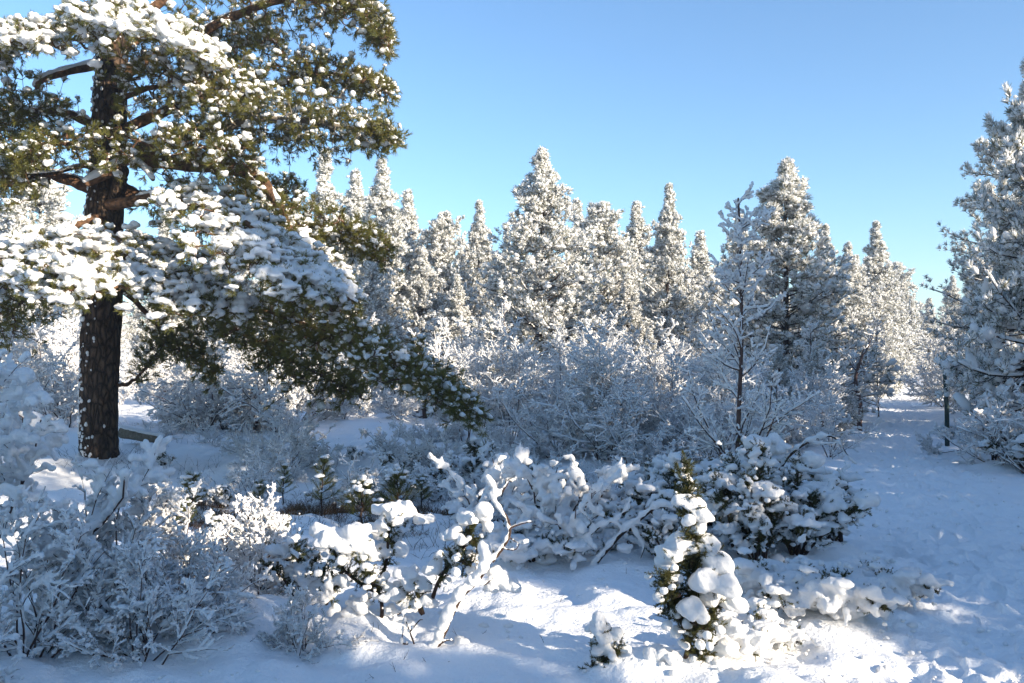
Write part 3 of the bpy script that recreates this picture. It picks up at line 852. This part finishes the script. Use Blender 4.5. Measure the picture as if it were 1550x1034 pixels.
custom_juniper(72, "juniper_bush", "slanting juniper with sunlit yellow-green needles and round snow balls beside the leaning dead stem",
    [[(655, 905, d + .1), (664, 880, d), (685, 845, d), (705, 812, d), (722, 788, d)], [(685, 845, d), (700, 850, d - .1), (712, 860, d - .1)], [(690, 840, d), (712, 820, d), (722, 830, d)], [(640, 930, d + .1), (632, 900, d + .1), (620, 880, d + .1)], [(640, 930, d + .1), (625, 912, d + .1), (606, 905, d + .1)]],
    [(714, 783, d, 17), (734, 772, d, 13), (736, 799, d, 9), (682, 812, d, 13), (692, 800, d, 10), (670, 842, d, 11), (692, 833, d, 8), (716, 848, d, 10), (679, 879, d, 7), (657, 861, d, 11), (712, 862, d - .1, 9),
     (619, 869, d + .1, 15), (625, 884, d + .1, 13), (603, 902, d + .1, 15), (644, 911, d + .1, 14), (622, 917, d + .1, 12), (641, 886, d + .1, 11), (735, 786, d, 9), (700, 818, d - .1, 7)], dens=1.3)
d = 4.75
custom_juniper(73, "leaning_dead_tree", "dark leaning dead stem with a thick ridge of snow and forked snowy tip",
    [[(655, 996, d), (656, 990, d)]],
    [(640, 1000, d, 17), (612, 1002, d, 14), (660, 1008, d, 18), (625, 985, d, 10), (690, 990, d, 14), (700, 975, d, 11), (755, 876, d + .1, 16), (768, 888, d + .1, 13), (743, 890, d + .1, 11), (748, 866, d + .1, 10)],
    [([(650, 1000, d), (670, 963, d), (684, 930, d), (700, 902, d), (722, 881, d), (740, 853, d), (738, 830, d + .1)], .016, .029),
     ([(745, 850, d), (757, 835, d), (771, 811, d), (769, 787, d), (754, 765, d), (742, 750, d), (752, 745, d), (740, 724, d)], .010, .013), ([(752, 750, d), (762, 742, d), (770, 730, d)], .006, .011),
     ([(770, 800, d), (790, 793, d), (806, 790, d)], .005, .010), ([(769, 812, d), (785, 822, d), (800, 820, d)], .004, .008), ([(760, 830, d), (780, 832, d), (788, 818, d)], .004, .008),
     ([(722, 881, d), (735, 884, d), (745, 875, d)], .008, .010), ([(628, 978, d), (618, 950, d), (610, 929, d)], .005, .007), ([(620, 957, d), (634, 940, d), (640, 938, d)], .005, .005), ([(618, 975, d), (608, 972, d), (612, 950, d)], .005, .006),
     ([(662, 978, d), (675, 970, d), (686, 970, d)], .005, .009)], cat="dead stem", dens=0)
d = 4.35
custom_juniper(74, "juniper_bush", "upright dark juniper at the front with large hanging slabs of snow on its right side",
    [[(1027, 1030, d), (1044, 970, d), (1048, 910, d), (1050, 860, d), (1045, 815, d)], [(1044, 970, d), (1025, 920, d), (1015, 870, d), (1022, 835, d)], [(1044, 965, d), (1075, 930, d), (1090, 890, d), (1086, 850, d)], [(1048, 905, d), (1065, 870, d), (1070, 830, d)], [(1046, 930, d), (1020, 930, d), (1008, 905, d)],
     [(1040, 985, d), (1065, 990, d), (1085, 1005, d)], [(1046, 860, d), (1050, 800, d), (1042, 765, d), (1034, 708, d + .1)], [(1030, 900, d - .1), (1012, 900, d - .1), (1005, 870, d - .1)], [(1046, 940, d - .1), (1062, 950, d - .1), (1078, 955, d - .1)]],
    [(1032, 824, d, 21), (1074, 824, d, 16), (1086, 853, d, 24), (1063, 884, d - .1, 27), (1085, 880, d, 20), (1046, 922, d - .12, 19), (1055, 781, d, 16), (1056, 799, d, 14), (1044, 762, d, 14), (1034, 704, d + .1, 8), (1036, 718, d + .1, 12), (1038, 738, d + .1, 14), (1090, 905, d, 16),
     (1002, 992, d, 16), (1086, 1008, d, 22), (1100, 985, d, 18), (1105, 950, d, 18), (1110, 915, d, 16), (1060, 1030, d, 18), (1010, 850, d, 8), (1020, 960, d, 8), (1098, 875, d, 14), (1014, 835, d, 12)], dens=3.2)
d = 4.4
custom_juniper(75, "juniper_bush", "tiny juniper sprig with tall pointed snow cap, left of the upright front juniper",
    [[(912, 1034, d), (913, 1010, d), (911, 975, d), (908, 950, d)], [(913, 1005, d), (925, 990, d), (938, 985, d)], [(912, 1030, d), (900, 1015, d), (896, 1000, d)]],
    [(906, 950, d, 12), (905, 936, d, 8), (909, 982, d, 12), (945, 1024, d, 20), (925, 1026, d, 14), (915, 965, d, 12), (970, 1030, d, 16)], dens=1.0)

# the leaning snow-crusted dead branches left of the mound
d = 6.4
custom_juniper(76, "dead_branch", "snow-crusted dead branch leaning up to the right into the juniper mound", [[(888, 880, d), (889, 878, d)]], [(900, 860, d, 10), (945, 830, d, 10)],
    [([(888, 872, d), (915, 838, d), (945, 805, d), (965, 790, d), (1000, 765, d), (1025, 770, d)], .014, .024), ([(945, 805, d), (930, 790, d), (915, 795, d), (895, 800, d)], .008, .018), ([(930, 790, d), (950, 770, d), (955, 755, d)], .007, .016), ([(915, 792, d), (890, 815, d), (884, 840, d)], .007, .018),
     ([(962, 790, d), (985, 800, d), (1005, 812, d)], .006, .018), ([(960, 800, d), (975, 825, d), (970, 845, d)], .006, .016), ([(900, 795, d), (880, 770, d), (890, 760, d)], .006, .016)], voxel=.012, dens=0, cat="dead branch")
d = 7.4
custom_juniper(77, "dead_branch", "arching snowy dead branch over the mound's right shoulder, bare tip drooping towards the path", [[(1180, 700, d), (1181, 699, d)]], [(1170, 665, d, 10), (1178, 680, d, 12)],
    [([(1180, 712, d), (1195, 690, d), (1225, 668, d), (1255, 660, d), (1270, 670, d), (1283, 690, d), (1296, 702, d)], .013, .020), ([(1225, 668, d), (1240, 672, d), (1262, 672, d)], .008, .014), ([(1268, 665, d), (1262, 680, d), (1260, 695, d)], .004, .010)], voxel=.012, dens=0, cat="dead branch")

# low birch tangle behind the leaning stem
tangle = birch(53, .8, 9, 70, .0, (6, 4, 3), (.010, .026), 45, .2, (.55, .5, .5), .011, fuse=.012, t0=.2)
for X, d, rz, lab in [(830, 6.9, .3, "low tangle of snow-covered twigs right of the leaning dead stem"), (900, 7.3, 2.2, "low tangle of snowy twigs against the juniper mound's left end"), (760, 8.0, 4.0, "low snowy twig tangle in the hollow behind the slanting juniper"), (1040, 8.6, 5.0, "snowy twig tangle around the birch sapling's left side"), (1175, 8.6, 1.0, "snowy twig tangle around the birch sapling's right side")]:
    p = px(X, 800, d)
    plant("twig_tangle", tangle, (p[0], p[1], gz(p[0], p[1])), lab, "shrub", None, rz, 1.0)

# ------------------------------------------------------------------ little pine seedlings, heath and dead stalks in the clearing
def seedling(seed, H, bushy=1.0):
    rng = np.random.default_rng(seed)
    gw, gn, gs = Geo(), Geo(), Geo()
    tp = np.stack([np.cumsum(rng.normal(0, .008, 8)), np.cumsum(rng.normal(0, .008, 8)), np.linspace(-.03, H, 8)], 1)
    polytube(gw, tp, np.linspace(.012, .005, 8), 5, rng)
    P, D, L = [], [], []
    for z in np.linspace(H * .3, H * .97, 6):
        for j in range(5):
            a = rng.uniform(0, 6.28); el = rng.uniform(.1, .7)
            P.append([np.interp(z, tp[:, 2], tp[:, 0]), np.interp(z, tp[:, 2], tp[:, 1]), z]); D.append([np.cos(a) * np.cos(el), np.sin(a) * np.cos(el), np.sin(el)]); L.append(H * .32 * bushy * (1.15 - z / H) + .04)
    P, D, L = np.array(P), np.array(D), np.array(L)
    p, dd = sprout(rng, P, D, L, 4, .08, .12)
    a, b, x, y = segs(p, np.full(len(P), .004)); tubes(gw, a, b, x, y, 3)
    for s in (2, 3, 4): needles(gn, rng, p[:, s], dd[:, s - 1], 16, .055, .0035, .7, .05)
    needles(gn, rng, tp[-1:], np.array([[0, 0, 1.0]]), 20, .06, .0035, .7, .05)
    k = rng.random(len(P)) < .5
    C = p[k, -1] + [0, 0, .025]; sz = rng.uniform(.014, .038, k.sum())
    lumps(gs, rng, C, sz * 1.2, sz, sz * .7, ICO1, .25, .6)
    C = C + rng.normal(0, .03, C.shape) * [1, 1, .4]; lumps(gs, rng, C, sz, sz * .7, sz * .6, ICO1, .25, .6)
    return [("trunk", gw.mesh("trunk", M_TWIG)), ("needles", gn.mesh("needles", M_NEEDLE, False)), ("snow_cover", gs.mesh("snow_cover", M_SNOW))]
SD = [seedling(81, .55), seedling(82, .38, 1.7), seedling(83, .42, 1.2)]
for v, X, Y, s, lab in [(0, 486, 778, 1.0, "thin upright pine seedling with tufts in tiers, standing in the brown heath"), (1, 548, 790, 1.15, "bushy olive-green young pine in the brown heath"), (1, 602, 780, 1.2, "bushy young pine with snow on its top right of the olive-green one"),
                        (2, 392, 762, .75, "tiny pine seedling with a white tip at the sunlit strip"), (0, 428, 752, .75, "spindly dwarf pine with a flat dark top left of the tiered seedling"), (2, 292, 776, 1.0, "small yellowish pine sprig beside the left bush's twig ends"), (1, 282, 800, .7, "low yellow-green pine tuft at the edge of the left bush"), (2, 640, 760, .8, "small dark seedling at the right end of the brown heath")]:
    d = gd(Y); p = px(X, Y, d)
    plant("pine_seedling", SD[v], (p[0], p[1], gz(p[0], p[1])), lab, "young pine", None, rr.uniform(0, 6.28), s)

def ground_sprigs(seed, n, region, mat, name, hmin, hmax, r=.0022, snow=0.0):
    rng = np.random.default_rng(seed)
    P = region(rng, n); z = height(P[:, 0], P[:, 1])
    P = np.stack([P[:, 0], P[:, 1], z - .02], 1); n = len(P)
    D = norm(rng.normal(0, .55, (n, 3)) + [0, 0, 1]); L = rng.uniform(hmin, hmax, n)
    g = Geo(); p, dd = sprout(rng, P, D, L, 3, .22, 0)
    a, b, x, y = segs(p, np.full(n, r)); tubes(g, a, b, x, y, 3)
    q, qd, ql, qr = children(rng, p, dd, L, np.full(n, r), 3, .3, 1, 45, 15, .5, .7)
    p2, d2 = sprout(rng, q, qd, ql, 2, .2, 0); a, b, x, y = segs(p2, qr); tubes(g, a, b, x, y, 3)
    return g.mesh(name, mat, False)
def heath_region(rng, n):
    X = rng.uniform(250, 730, n); Y = 772 + 24 * rng.normal(0, .5, n) + 10 * np.sin(X / 45)
    keep = vnoise(X / 30, Y / 7, 9) + rng.normal(0, .12, n) > -.05
    d = gd(Y[keep]); return np.stack([(X[keep] - 775) / F * d, d], 1)
props(obj("heath", ground_sprigs(91, 14000, heath_region, M_HEATH, "heath", .04, .14)), "brown heather and dry grass showing through the snow under the young pines", "heath", kind="stuff")
def clearing_region(rng, n):
    y = rng.uniform(7, 26, n); x = rng.uniform(-.62, .18, n) * y
    keep = (vnoise(x * .8, y * .8, 12) > .12) & (pathmask(x, y) < .2); return np.stack([x[keep], y[keep]], 1)
props(obj("ground_twigs", ground_sprigs(92, 6000, clearing_region, M_TWIG, "ground_twigs", .06, .28)), "fine dark twigs of dwarf shrubs poking through the snow across the clearing", "twigs", kind="stuff")

def clods():
    rng = np.random.default_rng(94); n = 9000
    y = 2.5 + 14 * rng.random(n) ** 1.6; x = rng.uniform(-.66, .66, n) * (y + 1)
    k = vnoise(x * 2.2, y * 2.2, 31) > -.02; x, y = x[k], y[k]
    sz = .007 * rng.lognormal(0, .6, len(x)); z = height(x, y) + np.where(pathmask(x, y) > .5, .012, 0)
    g = Geo(); lumps(g, rng, np.stack([x, y, z + sz * .2], 1), sz * 1.3, sz, sz * .8, OCT1, .2, .8)
    return g.mesh("snow_clods", M_SNOWFAR)
props(obj("snow_clods", clods()), "crumbs and small clods of snow fallen from the branches onto the snow", "snow", kind="stuff")
def near_region(rng, n):
    y = 2.6 + 8 * rng.random(n); x = rng.uniform(-.62, .62, n) * y
    keep = (vnoise(x * 1.3, y * 1.3, 14) > .1) & (pathmask(x, y) < .6); return np.stack([x[keep], y[keep]], 1)
props(obj("fallen_twigs", ground_sprigs(93, 700, near_region, M_TWIG, "fallen_twigs", .02, .09, .0018)), "tiny dark twig tips and stalks sticking out of the nearby snow", "twigs", kind="stuff")

# crooked birch stems standing in the clearing under the long bough
def crooked(seed, pts, dm, r, label):
    P = np.array([px(a, b, dm) for a, b in pts]); base = P[0].copy(); base[2] = gz(base[0], base[1]) - .03
    rng = np.random.default_rng(seed); g, gs = Geo(), Geo()
    Q = spline(P - base, 16); Q[:, 1] += np.cumsum(rng.normal(0, .02, 16)); Q[0] = 0
    polytube(g, Q, np.linspace(r, r * .5, 16), 6, rng, .08)
    n = 12; i = rng.integers(5, 16, n)
    p, dd = sprout(rng, Q[i], norm(rng.normal(0, 1, (n, 3)) + [0, 0, .3]), np.full(n, .7), 5, .2, .02); rr_ = np.full(n, r * .35)
    a, b, x, y = segs(p, rr_); tubes(g, a, b, x, y, 4)
    q, qd, ql, qr = children(rng, p, dd, np.full(n, .7), rr_, 6, .2, 1, 45, 15, .55, .6)
    p2, d2 = sprout(rng, q, qd, ql, 4, .2, 0); a2, b2, x2, y2 = segs(p2, np.maximum(qr, .003)); tubes(g, a2, b2, x2, y2, 3)
    A, B = np.concatenate([a, a2]), np.concatenate([b, b2]); rs = rng.uniform(.008, .018, len(A)); up = np.array([0, 0, .012])
    capsules(gs, A + up, B + up, rs, rs, 5, 1, False, 2)
    plant("crooked_birch", [("stems", g.mesh("stems", M_BIRCH)), ("snow_cover", gs.mesh("snow_cover", M_SNOWFAR))], tuple(base), label, "birch")
crooked(1, [(360, 690), (388, 640), (390, 610), (372, 575)], 18, .05, "crooked dark birch stem leaning in the shrubs right of the big pine's trunk")
crooked(2, [(295, 650), (278, 620), (285, 595), (290, 570)], 19, .04, "thin bowed birch stem between the big pine's trunk and the crooked one")
crooked(3, [(468, 655), (475, 625), (472, 600), (478, 580)], 21, .05, "dark birch stem with leaning foot under the middle of the long bough")
crooked(4, [(587, 640), (588, 620), (587, 600), (590, 570)], 23, .06, "short straight dark stem under the long bough's outer half")
crooked(5, [(644, 655), (643, 630), (642, 600), (640, 540)], 20.5, .07, "grey upright birch stem just left of the long bough's tip")
crooked(6, [(1302, 645), (1303, 610), (1298, 570), (1310, 530)], 21, .06, "bare dark multi-twigged birch at the path's left edge near the dark conifer")

if HAZE:
    hm = bpy.data.materials.new("haze"); hm.use_nodes = True; ht = hm.node_tree; ht.nodes.clear()
    ho = ht.nodes.new("ShaderNodeOutputMaterial"); hv = ht.nodes.new("ShaderNodeVolumePrincipled")
    hv.inputs["Color"].default_value = (.95, .96, 1, 1); hv.inputs["Density"].default_value = HAZE; hv.inputs["Anisotropy"].default_value = .35
    ht.links.new(hv.outputs[0], ho.inputs["Volume"])
    g = Geo(); lo, hi = (-430, -90, -3), (450, 940, 15)
    V = [(x, y, z) for z in (lo[2], hi[2]) for y in (lo[1], hi[1]) for x in (lo[0], hi[0])]
    g.add(V, [(0, 2, 3, 1), (4, 5, 7, 6), (0, 1, 5, 4), (2, 6, 7, 3), (0, 4, 6, 2), (1, 3, 7, 5)])
    props(obj("haze", g.mesh("haze", hm, False)), "thin pale winter haze hanging over the clearing and the wood", "haze", kind="stuff")

# the post by the path
def post():
    g = Geo(); p = px(1434, 642, 17.6); h = px(1434, 566, 17.6)[2] - gz(p[0], p[1])
    polytube(g, [(0, 0, -.2), (-.01, 0, h * .5), (-.045, 0, h - .02), (-.047, 0, h)], [.045, .043, .042, .03], 12)
    gs = Geo(); rng = np.random.default_rng(3); lumps(gs, rng, [(-.047, 0, h)], np.array([.04]), np.array([.04]), np.array([.03]), ICO2, .08, .3)
    plant("trail_post", [("shaft", g.mesh("shaft", M_POST)), ("snow_cap", gs.mesh("snow_cap", M_SNOW))], (p[0], p[1], gz(p[0], p[1])), "thin dark green trail post leaning slightly beside the path", "post")
post()

# ------------------------------------------------------------------ the big pine
HB = px(152, 705, 13.4); HB[2] = gz(HB[0], HB[1]) - .05
root = empty("pine_tree", tuple(HB), "huge old pine on the left with dark thick trunk and wide boughs padded with snow", "tree")
def hp(a): return np.array([px(*q) for q in a]) - HB
rngH = np.random.default_rng(101)
tr = Geo()
tp = spline(hp([(152, 715, 13.4), (150, 680, 13.4), (150, 600, 13.4), (154, 470, 13.4), (158, 330, 13.4), (164, 230, 13.4), (168, 120, 13.4), (178, 10, 13.4), (188, -150, 13.4), (200, -330, 13.4), (210, -480, 13.4)]), 60)
rad = np.interp(np.linspace(0, 1, 60), [0, .06, .35, .55, .8, 1], [.34, .27, .28, .25, .16, .03])
polytube(tr, tp, rad, 22, rngH, .035)
trunk = obj("trunk", tr.mesh("trunk", M_BARK), root)

def trunk_snow():
    rng = np.random.default_rng(5); n = 520; gs_ = Geo()
    i = rng.integers(2, 44, n); a = rng.normal(3.7, .55, n)
    C = tp[i] + np.stack([np.cos(a), np.sin(a), rng.uniform(-.3, .3, n) / rad[i]], 1) * (rad[i] * 1.0)[:, None]
    sz = rng.uniform(.008, .026, n); lumps(gs_, rng, C, sz, sz, sz * 1.5, ICO1, .2, .8)
    obj("snow", gs_.mesh("snow", M_SNOW), trunk)
trunk_snow()

def bough(seed, pts, r0, n, sh, sv, snow, t0=.3, lump=(.042, .078), droop=.15, mat=None, nd=1.0, sq=.75):
    rng = np.random.default_rng(seed)
    m = 40; Q = spline(hp(pts), m)
    Q[1:-1] += np.cumsum(rng.normal(0, .012, (m - 2, 3)), 0) * np.sin(np.linspace(0, np.pi, m - 2))[:, None]
    gw, gn, gs = Geo(), Geo(), Geo()
    rl = np.linspace(r0, max(.012, r0 * .12), m)
    polytube(gw, Q, rl, 9, rng, .05)
    # tuft positions in a flat spray round the limb
    t = t0 + (1 - t0) * rng.random(n) ** .8
    i = np.clip((t * (m - 1)).astype(int), 0, m - 1)
    tan = norm(np.gradient(Q, axis=0))[i]; side = norm(np.cross(tan, [0, 0, 1.0]))
    prof = np.sqrt(np.clip(1 - ((t - t0) / (1 - t0)) ** 2.2, 0, 1)) * (.45 + .55 * np.clip((t - t0) / .25, 0, 1)) + .12
    u = rng.uniform(-1, 1, n)
    T = Q[i] + side * (u * sh * prof)[:, None] + tan * (np.abs(u) * sh * prof * .45 + rng.normal(0, .06, n))[:, None]
    T[:, 2] += rng.normal(0, 1, n) * sv * (.4 + .6 * prof) - droop * (u * prof) ** 2 * sh * .6
    # twigs: every tuft joins the nearest earlier point of the spray
    d0 = np.linalg.norm(T[:, None] - Q[None], axis=2).min(1); o = np.argsort(d0); T = T[o]
    N = np.concatenate([Q, np.zeros((n, 3))]); par = np.zeros(n, int); pl = np.zeros(m + n); pl[:m] = np.linspace(0, .4, m)
    for j in range(n):
        dd = np.linalg.norm(N[:m + j] - T[j], axis=1); c = dd + .32 * pl[:m + j] + (dd < .05) * .3
        k = int(np.argmin(c)); par[j] = k; N[m + j] = T[j]; pl[m + j] = pl[k] + dd[k]
    cnt = np.ones(m + n)
    for j in range(n - 1, -1, -1): cnt[par[j]] += cnt[m + j]
    A, B = N[par], N[m:]
    ra = np.minimum(.0042 * np.sqrt(cnt[m:]), .03)
    mid = (A + B) / 2 + rng.normal(0, .025, A.shape) - np.array([0, 0, .02])
    tubes(gw, A, mid, ra * 1.1, ra, 4); tubes(gw, mid, B, ra, ra * .85, 4)
    ax = norm(norm(B - A) + np.array([0, 0, .45]) + rng.normal(0, .2, A.shape))
    # short shoots per tuft, snow lodged among them
    sC, sS = [], []
    ks = rng.random(n) < snow
    kx = (.62 if snow > .8 else .58) * lump[1]
    for k in range(4):
        a2 = norm(ax + rng.normal(0, .55, ax.shape)); tip = B + a2 * rng.uniform(.05, .11, (n, 1))
        tubes(gw, B, tip, np.full(n, .004), np.full(n, .003), 3)
        kk = (ks & (rng.random(n) < .5)) | (rng.random(n) < .14 * (.3 + snow))
        sC.append(tip[kk] + np.array([0, 0, .022])); sS.append(kx * rng.lognormal(-.75, .35, kk.sum()))
        needles(gn, rng, tip, a2, int(20 * nd), .066, .0075, .8, .07)
    sC, sS = np.concatenate(sC), np.concatenate(sS)
    lumps(gs, rng, sC, sS * 1.3, sS, sS * .8, ICO1, .2, .6)
    C = B[ks] + ax[ks] * .05 + np.array([0, 0, .035]); sz = rng.uniform(lump[0], lump[1], len(C)) * rng.choice([.45, .65, .9], len(C)) * .9
    pad = snow > .8
    lumps(gs, rng, C, sz * (1.65 if pad else 1.25), sz * (1.35 if pad else 1), sz * (.62 if pad else .75), ICO1, .24, .6)
    kt = rng.random(n) < snow * .6
    rs = np.clip(ra[kt] * 1.3, .010, .03); up = np.array([0, 0, 1.0])
    capsules(gs, mid[kt] + up * rs[:, None] * .9, B[kt] + up * rs[:, None] * .9, rs, rs, 6, .9, True, 3)
    capsules(gs, A[kt] + up * rs[:, None] * .9, mid[kt] + up * rs[:, None] * .9, rs, rs, 6, .9, True, 3)
    # snow along the limb itself
    s = slice(4, m - 2); rs = np.clip(rl * .75, .018, .07) * rng.uniform(.7, 1.1, m) * min(1, .5 + snow)
    P = Q + up * (rl * .75 + rs * .35)[:, None]
    capsules(gs, P[s][:-1], P[s][1:], rs[s][:-1], rs[s][1:], 8, .7, True, 3)
    b = obj("bough", gw.mesh("bough", mat or M_BARKUP), root)
    obj("needles", gn.mesh("needles", M_NEEDLE, False), b)
    obj("snow", fused(gs, M_SNOW, .019, 2, rough=.022), b)
    return b

D0 = 13.4
BOUGHS = [
    # right-hand boughs against the sky
    dict(pts=[(170, 250, D0), (250, 208, 13.0), (312, 195, 12.7), (400, 178, 12.6), (500, 186, 12.7), (602, 214, 12.9)], r0=.10, n=480, sh=.95, sv=.15, snow=.5, t0=.32, mat=M_GREY),
    dict(pts=[(168, 205, D0), (280, 155, 13.5), (400, 122, 13.7), (500, 110, 13.8), (586, 136, 13.8)], r0=.09, n=420, sh=.9, sv=.16, snow=.5, t0=.25),
    dict(pts=[(172, 120, D0), (290, 60, 13.3), (430, 10, 13.2), (530, 12, 13.1), (586, 58, 13.1)], r0=.09, n=460, sh=1.0, sv=.18, snow=.45, t0=.25),
    dict(pts=[(176, 50, D0), (300, -30, 13.6), (440, -70, 13.8), (560, -30, 13.9)], r0=.08, n=260, sh=.9, sv=.2, snow=.45, t0=.3),
    dict(pts=[(164, 290, D0), (290, 305, 13.2), (400, 325, 13.1), (500, 350, 13.2), (588, 386, 13.3)], r0=.07, n=380, sh=.9, sv=.16, snow=.45, t0=.3),
    # the long low bough
    dict(pts=[(168, 235, D0), (285, 250, 13.1), (345, 256, 12.9), (400, 278, 12.7), (438, 335, 12.5), (475, 430, 12.3), (560, 520, 12.2), (650, 572, 12.1), (726, 634, 12.0)], r0=.12, n=620, sh=.85, sv=.15, snow=.62, t0=.48, droop=.2),
    # dark drooping sprays below
    dict(pts=[(170, 350, D0), (255, 415, 14.0), (340, 490, 14.4), (430, 545, 14.5), (545, 596, 14.2)], r0=.07, n=480, sh=1.0, sv=.20, snow=.12, t0=.3, droop=.3),
    dict(pts=[(170, 370, D0), (280, 435, 13.6), (400, 475, 13.5), (510, 515, 13.3), (620, 568, 13.1)], r0=.07, n=480, sh=1.0, sv=.18, snow=.28, t0=.35, droop=.25),
    dict(pts=[(168, 420, D0), (215, 470, 13.8), (270, 520, 14.1), (330, 560, 14.3)], r0=.05, n=200, sh=.6, sv=.18, snow=.1, t0=.35, droop=.3),
    dict(pts=[(160, 585, D0), (200, 575, 13.5), (230, 545, 13.6), (250, 520, 13.6)], r0=.035, n=45, sh=.35, sv=.1, snow=.15, t0=.4),
    # the thick white pads towards us
    dict(pts=[(166, 310, 13.2), (270, 300, 12.6), (360, 330, 11.9), (430, 385, 11.4), (500, 440, 11.1)], r0=.09, n=620, sh=1.15, sv=.10, snow=.9, t0=.25, lump=(.058, .108), nd=.9, droop=.45, sq=.8),
    dict(pts=[(166, 360, 13.2), (230, 370, 12.5), (290, 410, 11.9), (340, 470, 11.5)], r0=.06, n=260, sh=.8, sv=.10, snow=.9, t0=.3, lump=(.058, .108), nd=.9, droop=.4, sq=.8),
    dict(pts=[(150, 335, 13.2), (140, 355, 12.3), (160, 385, 11.6), (185, 435, 11.1)], r0=.08, n=300, sh=1.05, sv=.10, snow=.9, t0=.3, lump=(.058, .108), nd=.9, droop=.5, sq=.8),
    dict(pts=[(148, 330, 13.2), (100, 345, 12.4), (60, 380, 11.7), (25, 430, 11.2)], r0=.07, n=340, sh=1.0, sv=.10, snow=.9, t0=.3, lump=(.058, .108), nd=.9, droop=.45, sq=.8),
    dict(pts=[(170, 60, 13.2), (160, 40, 12.4), (200, 40, 11.6), (285, 72, 11.1)], r0=.08, n=340, sh=.95, sv=.09, snow=.9, t0=.3, lump=(.058, .108), nd=.9, droop=.4, sq=.8),
    dict(pts=[(168, 70, 13.2), (120, 40, 12.4), (60, 45, 11.7), (-20, 70, 11.2)], r0=.08, n=340, sh=.95, sv=.09, snow=.9, t0=.3, lump=(.058, .108), nd=.9, droop=.4, sq=.8),
    # left side
    dict(pts=[(150, 290, D0), (70, 262, 13.0), (5, 265, 12.7), (-90, 300, 12.5)], r0=.10, n=300, sh=.8, sv=.2, snow=.3, t0=.35),
    dict(pts=[(160, 200, D0), (90, 165, 13.2), (20, 170, 12.9), (-90, 200, 12.6)], r0=.07, n=330, sh=.9, sv=.2, snow=.45, t0=.2),
    dict(pts=[(152, 400, D0), (80, 430, 13.8), (10, 465, 14.0), (-80, 490, 14.1)], r0=.05, n=260, sh=.8, sv=.2, snow=.2, t0=.3, droop=.3),
    # the filling round the trunk
    dict(pts=[(164, 230, 13.3), (220, 235, 12.9), (290, 228, 12.5), (370, 250, 12.2)], r0=.05, n=300, sh=.9, sv=.22, snow=.6, t0=.15),
    dict(pts=[(166, 160, 13.3), (210, 130, 12.8), (280, 120, 12.4), (360, 150, 12.2)], r0=.05, n=330, sh=.9, sv=.2, snow=.6, t0=.2),
    dict(pts=[(160, 230, 13.3), (120, 215, 12.8), (70, 220, 12.3), (20, 240, 12.0)], r0=.05, n=200, sh=.8, sv=.15, snow=.5, t0=.3),
    dict(pts=[(170, 90, D0), (240, 50, 14.0), (330, 70, 14.4), (420, 60, 14.6)], r0=.05, n=280, sh=.9, sv=.25, snow=.4, t0=.2),
    dict(pts=[(164, 270, D0), (240, 300, 13.9), (340, 310, 14.2), (450, 300, 14.4)], r0=.05, n=280, sh=.9, sv=.25, snow=.4, t0=.2),
    # crown above the frame
    dict(pts=[(180, -10, D0), (100, -70, 13.2), (0, -80, 13.1), (-110, -60, 13.0)], r0=.08, n=200, sh=1.0, sv=.25, snow=.5, t0=.25),
    dict(pts=[(190, -150, D0), (280, -230, 13.4), (380, -240, 13.4)], r0=.07, n=200, sh=1.0, sv=.3, snow=.5, t0=.2),
    dict(pts=[(192, -180, D0), (110, -260, 13.4), (20, -260, 13.4)], r0=.07, n=200, sh=1.0, sv=.3, snow=.5, t0=.2),
    dict(pts=[(200, -330, D0), (215, -430, 13.2), (235, -520, 13.1)], r0=.06, n=200, sh=.8, sv=.35, snow=.5, t0=.1),
]
for i, b in enumerate(BOUGHS): bough(200 + i, **b)

def stub(seed, pts, r, sn, mat):
    rng = np.random.default_rng(seed); Q = spline(hp(pts), 14); g, gs = Geo(), Geo()
    polytube(g, Q, np.linspace(r, r * .6, 14), 9, rng, .06)
    b = obj("broken_limb", g.mesh("broken_limb", mat), root)
    rs = sn * rng.uniform(.8, 1.15, 14); P = Q + np.array([-.2, -.2, 1.0]) * (np.linspace(r, r * .6, 14) * .7 + rs * .3)[:, None]
    capsules(gs, P[:-1], P[1:], rs[:-1], rs[1:], 8, .8, True, 3)
    obj("snow", fused(gs, M_SNOW, .016, 3), b)
stub(1, [(185, 247, 13.1), (165, 262, 12.9), (132, 278, 12.7)], .085, .075, M_BARKUP)
stub(2, [(170, 262, 13.2), (195, 245, 12.9), (215, 252, 12.8), (232, 272, 12.7)], .05, .06, M_BARKUP)
stub(3, [(155, 262, 13.1), (125, 252, 12.9), (80, 262, 12.7), (0, 265, 12.6)], .03, .035, M_BARK)
stub(4, [(140, 100, 13.1), (90, 112, 12.7), (62, 122, 12.5), (55, 132, 12.5)], .06, .05, M_BARKUP)
stub(5, [(168, 330, 13.4), (180, 280, 13.1), (188, 255, 13.0)], .13, .04, M_BARK)

# fallen log behind the trunk
g, gs = Geo(), Geo(); rngL = np.random.default_rng(7)
b0 = px(185, 632, 15.5); Q = spline(np.array([[0, 0, 0], [.35, -.1, -.06], [.75, -.15, -.12]]), 10)
polytube(g, Q, np.linspace(.11, .07, 10), 10, rngL, .06)
capsules(gs, Q[:-1] + [0, 0, .08], Q[1:] + [0, 0, .08], np.full(9, .07), np.full(9, .07), 8, .6, True, 3)
b0[2] = gz(b0[0], b0[1]) + .22
plant("fallen_log", [("wood", g.mesh("wood", M_GREY)), ("snow_cover", fused(gs, M_SNOW, .02, 3))], tuple(b0), "grey broken log under snow sticking out right of the big pine's trunk", "log")
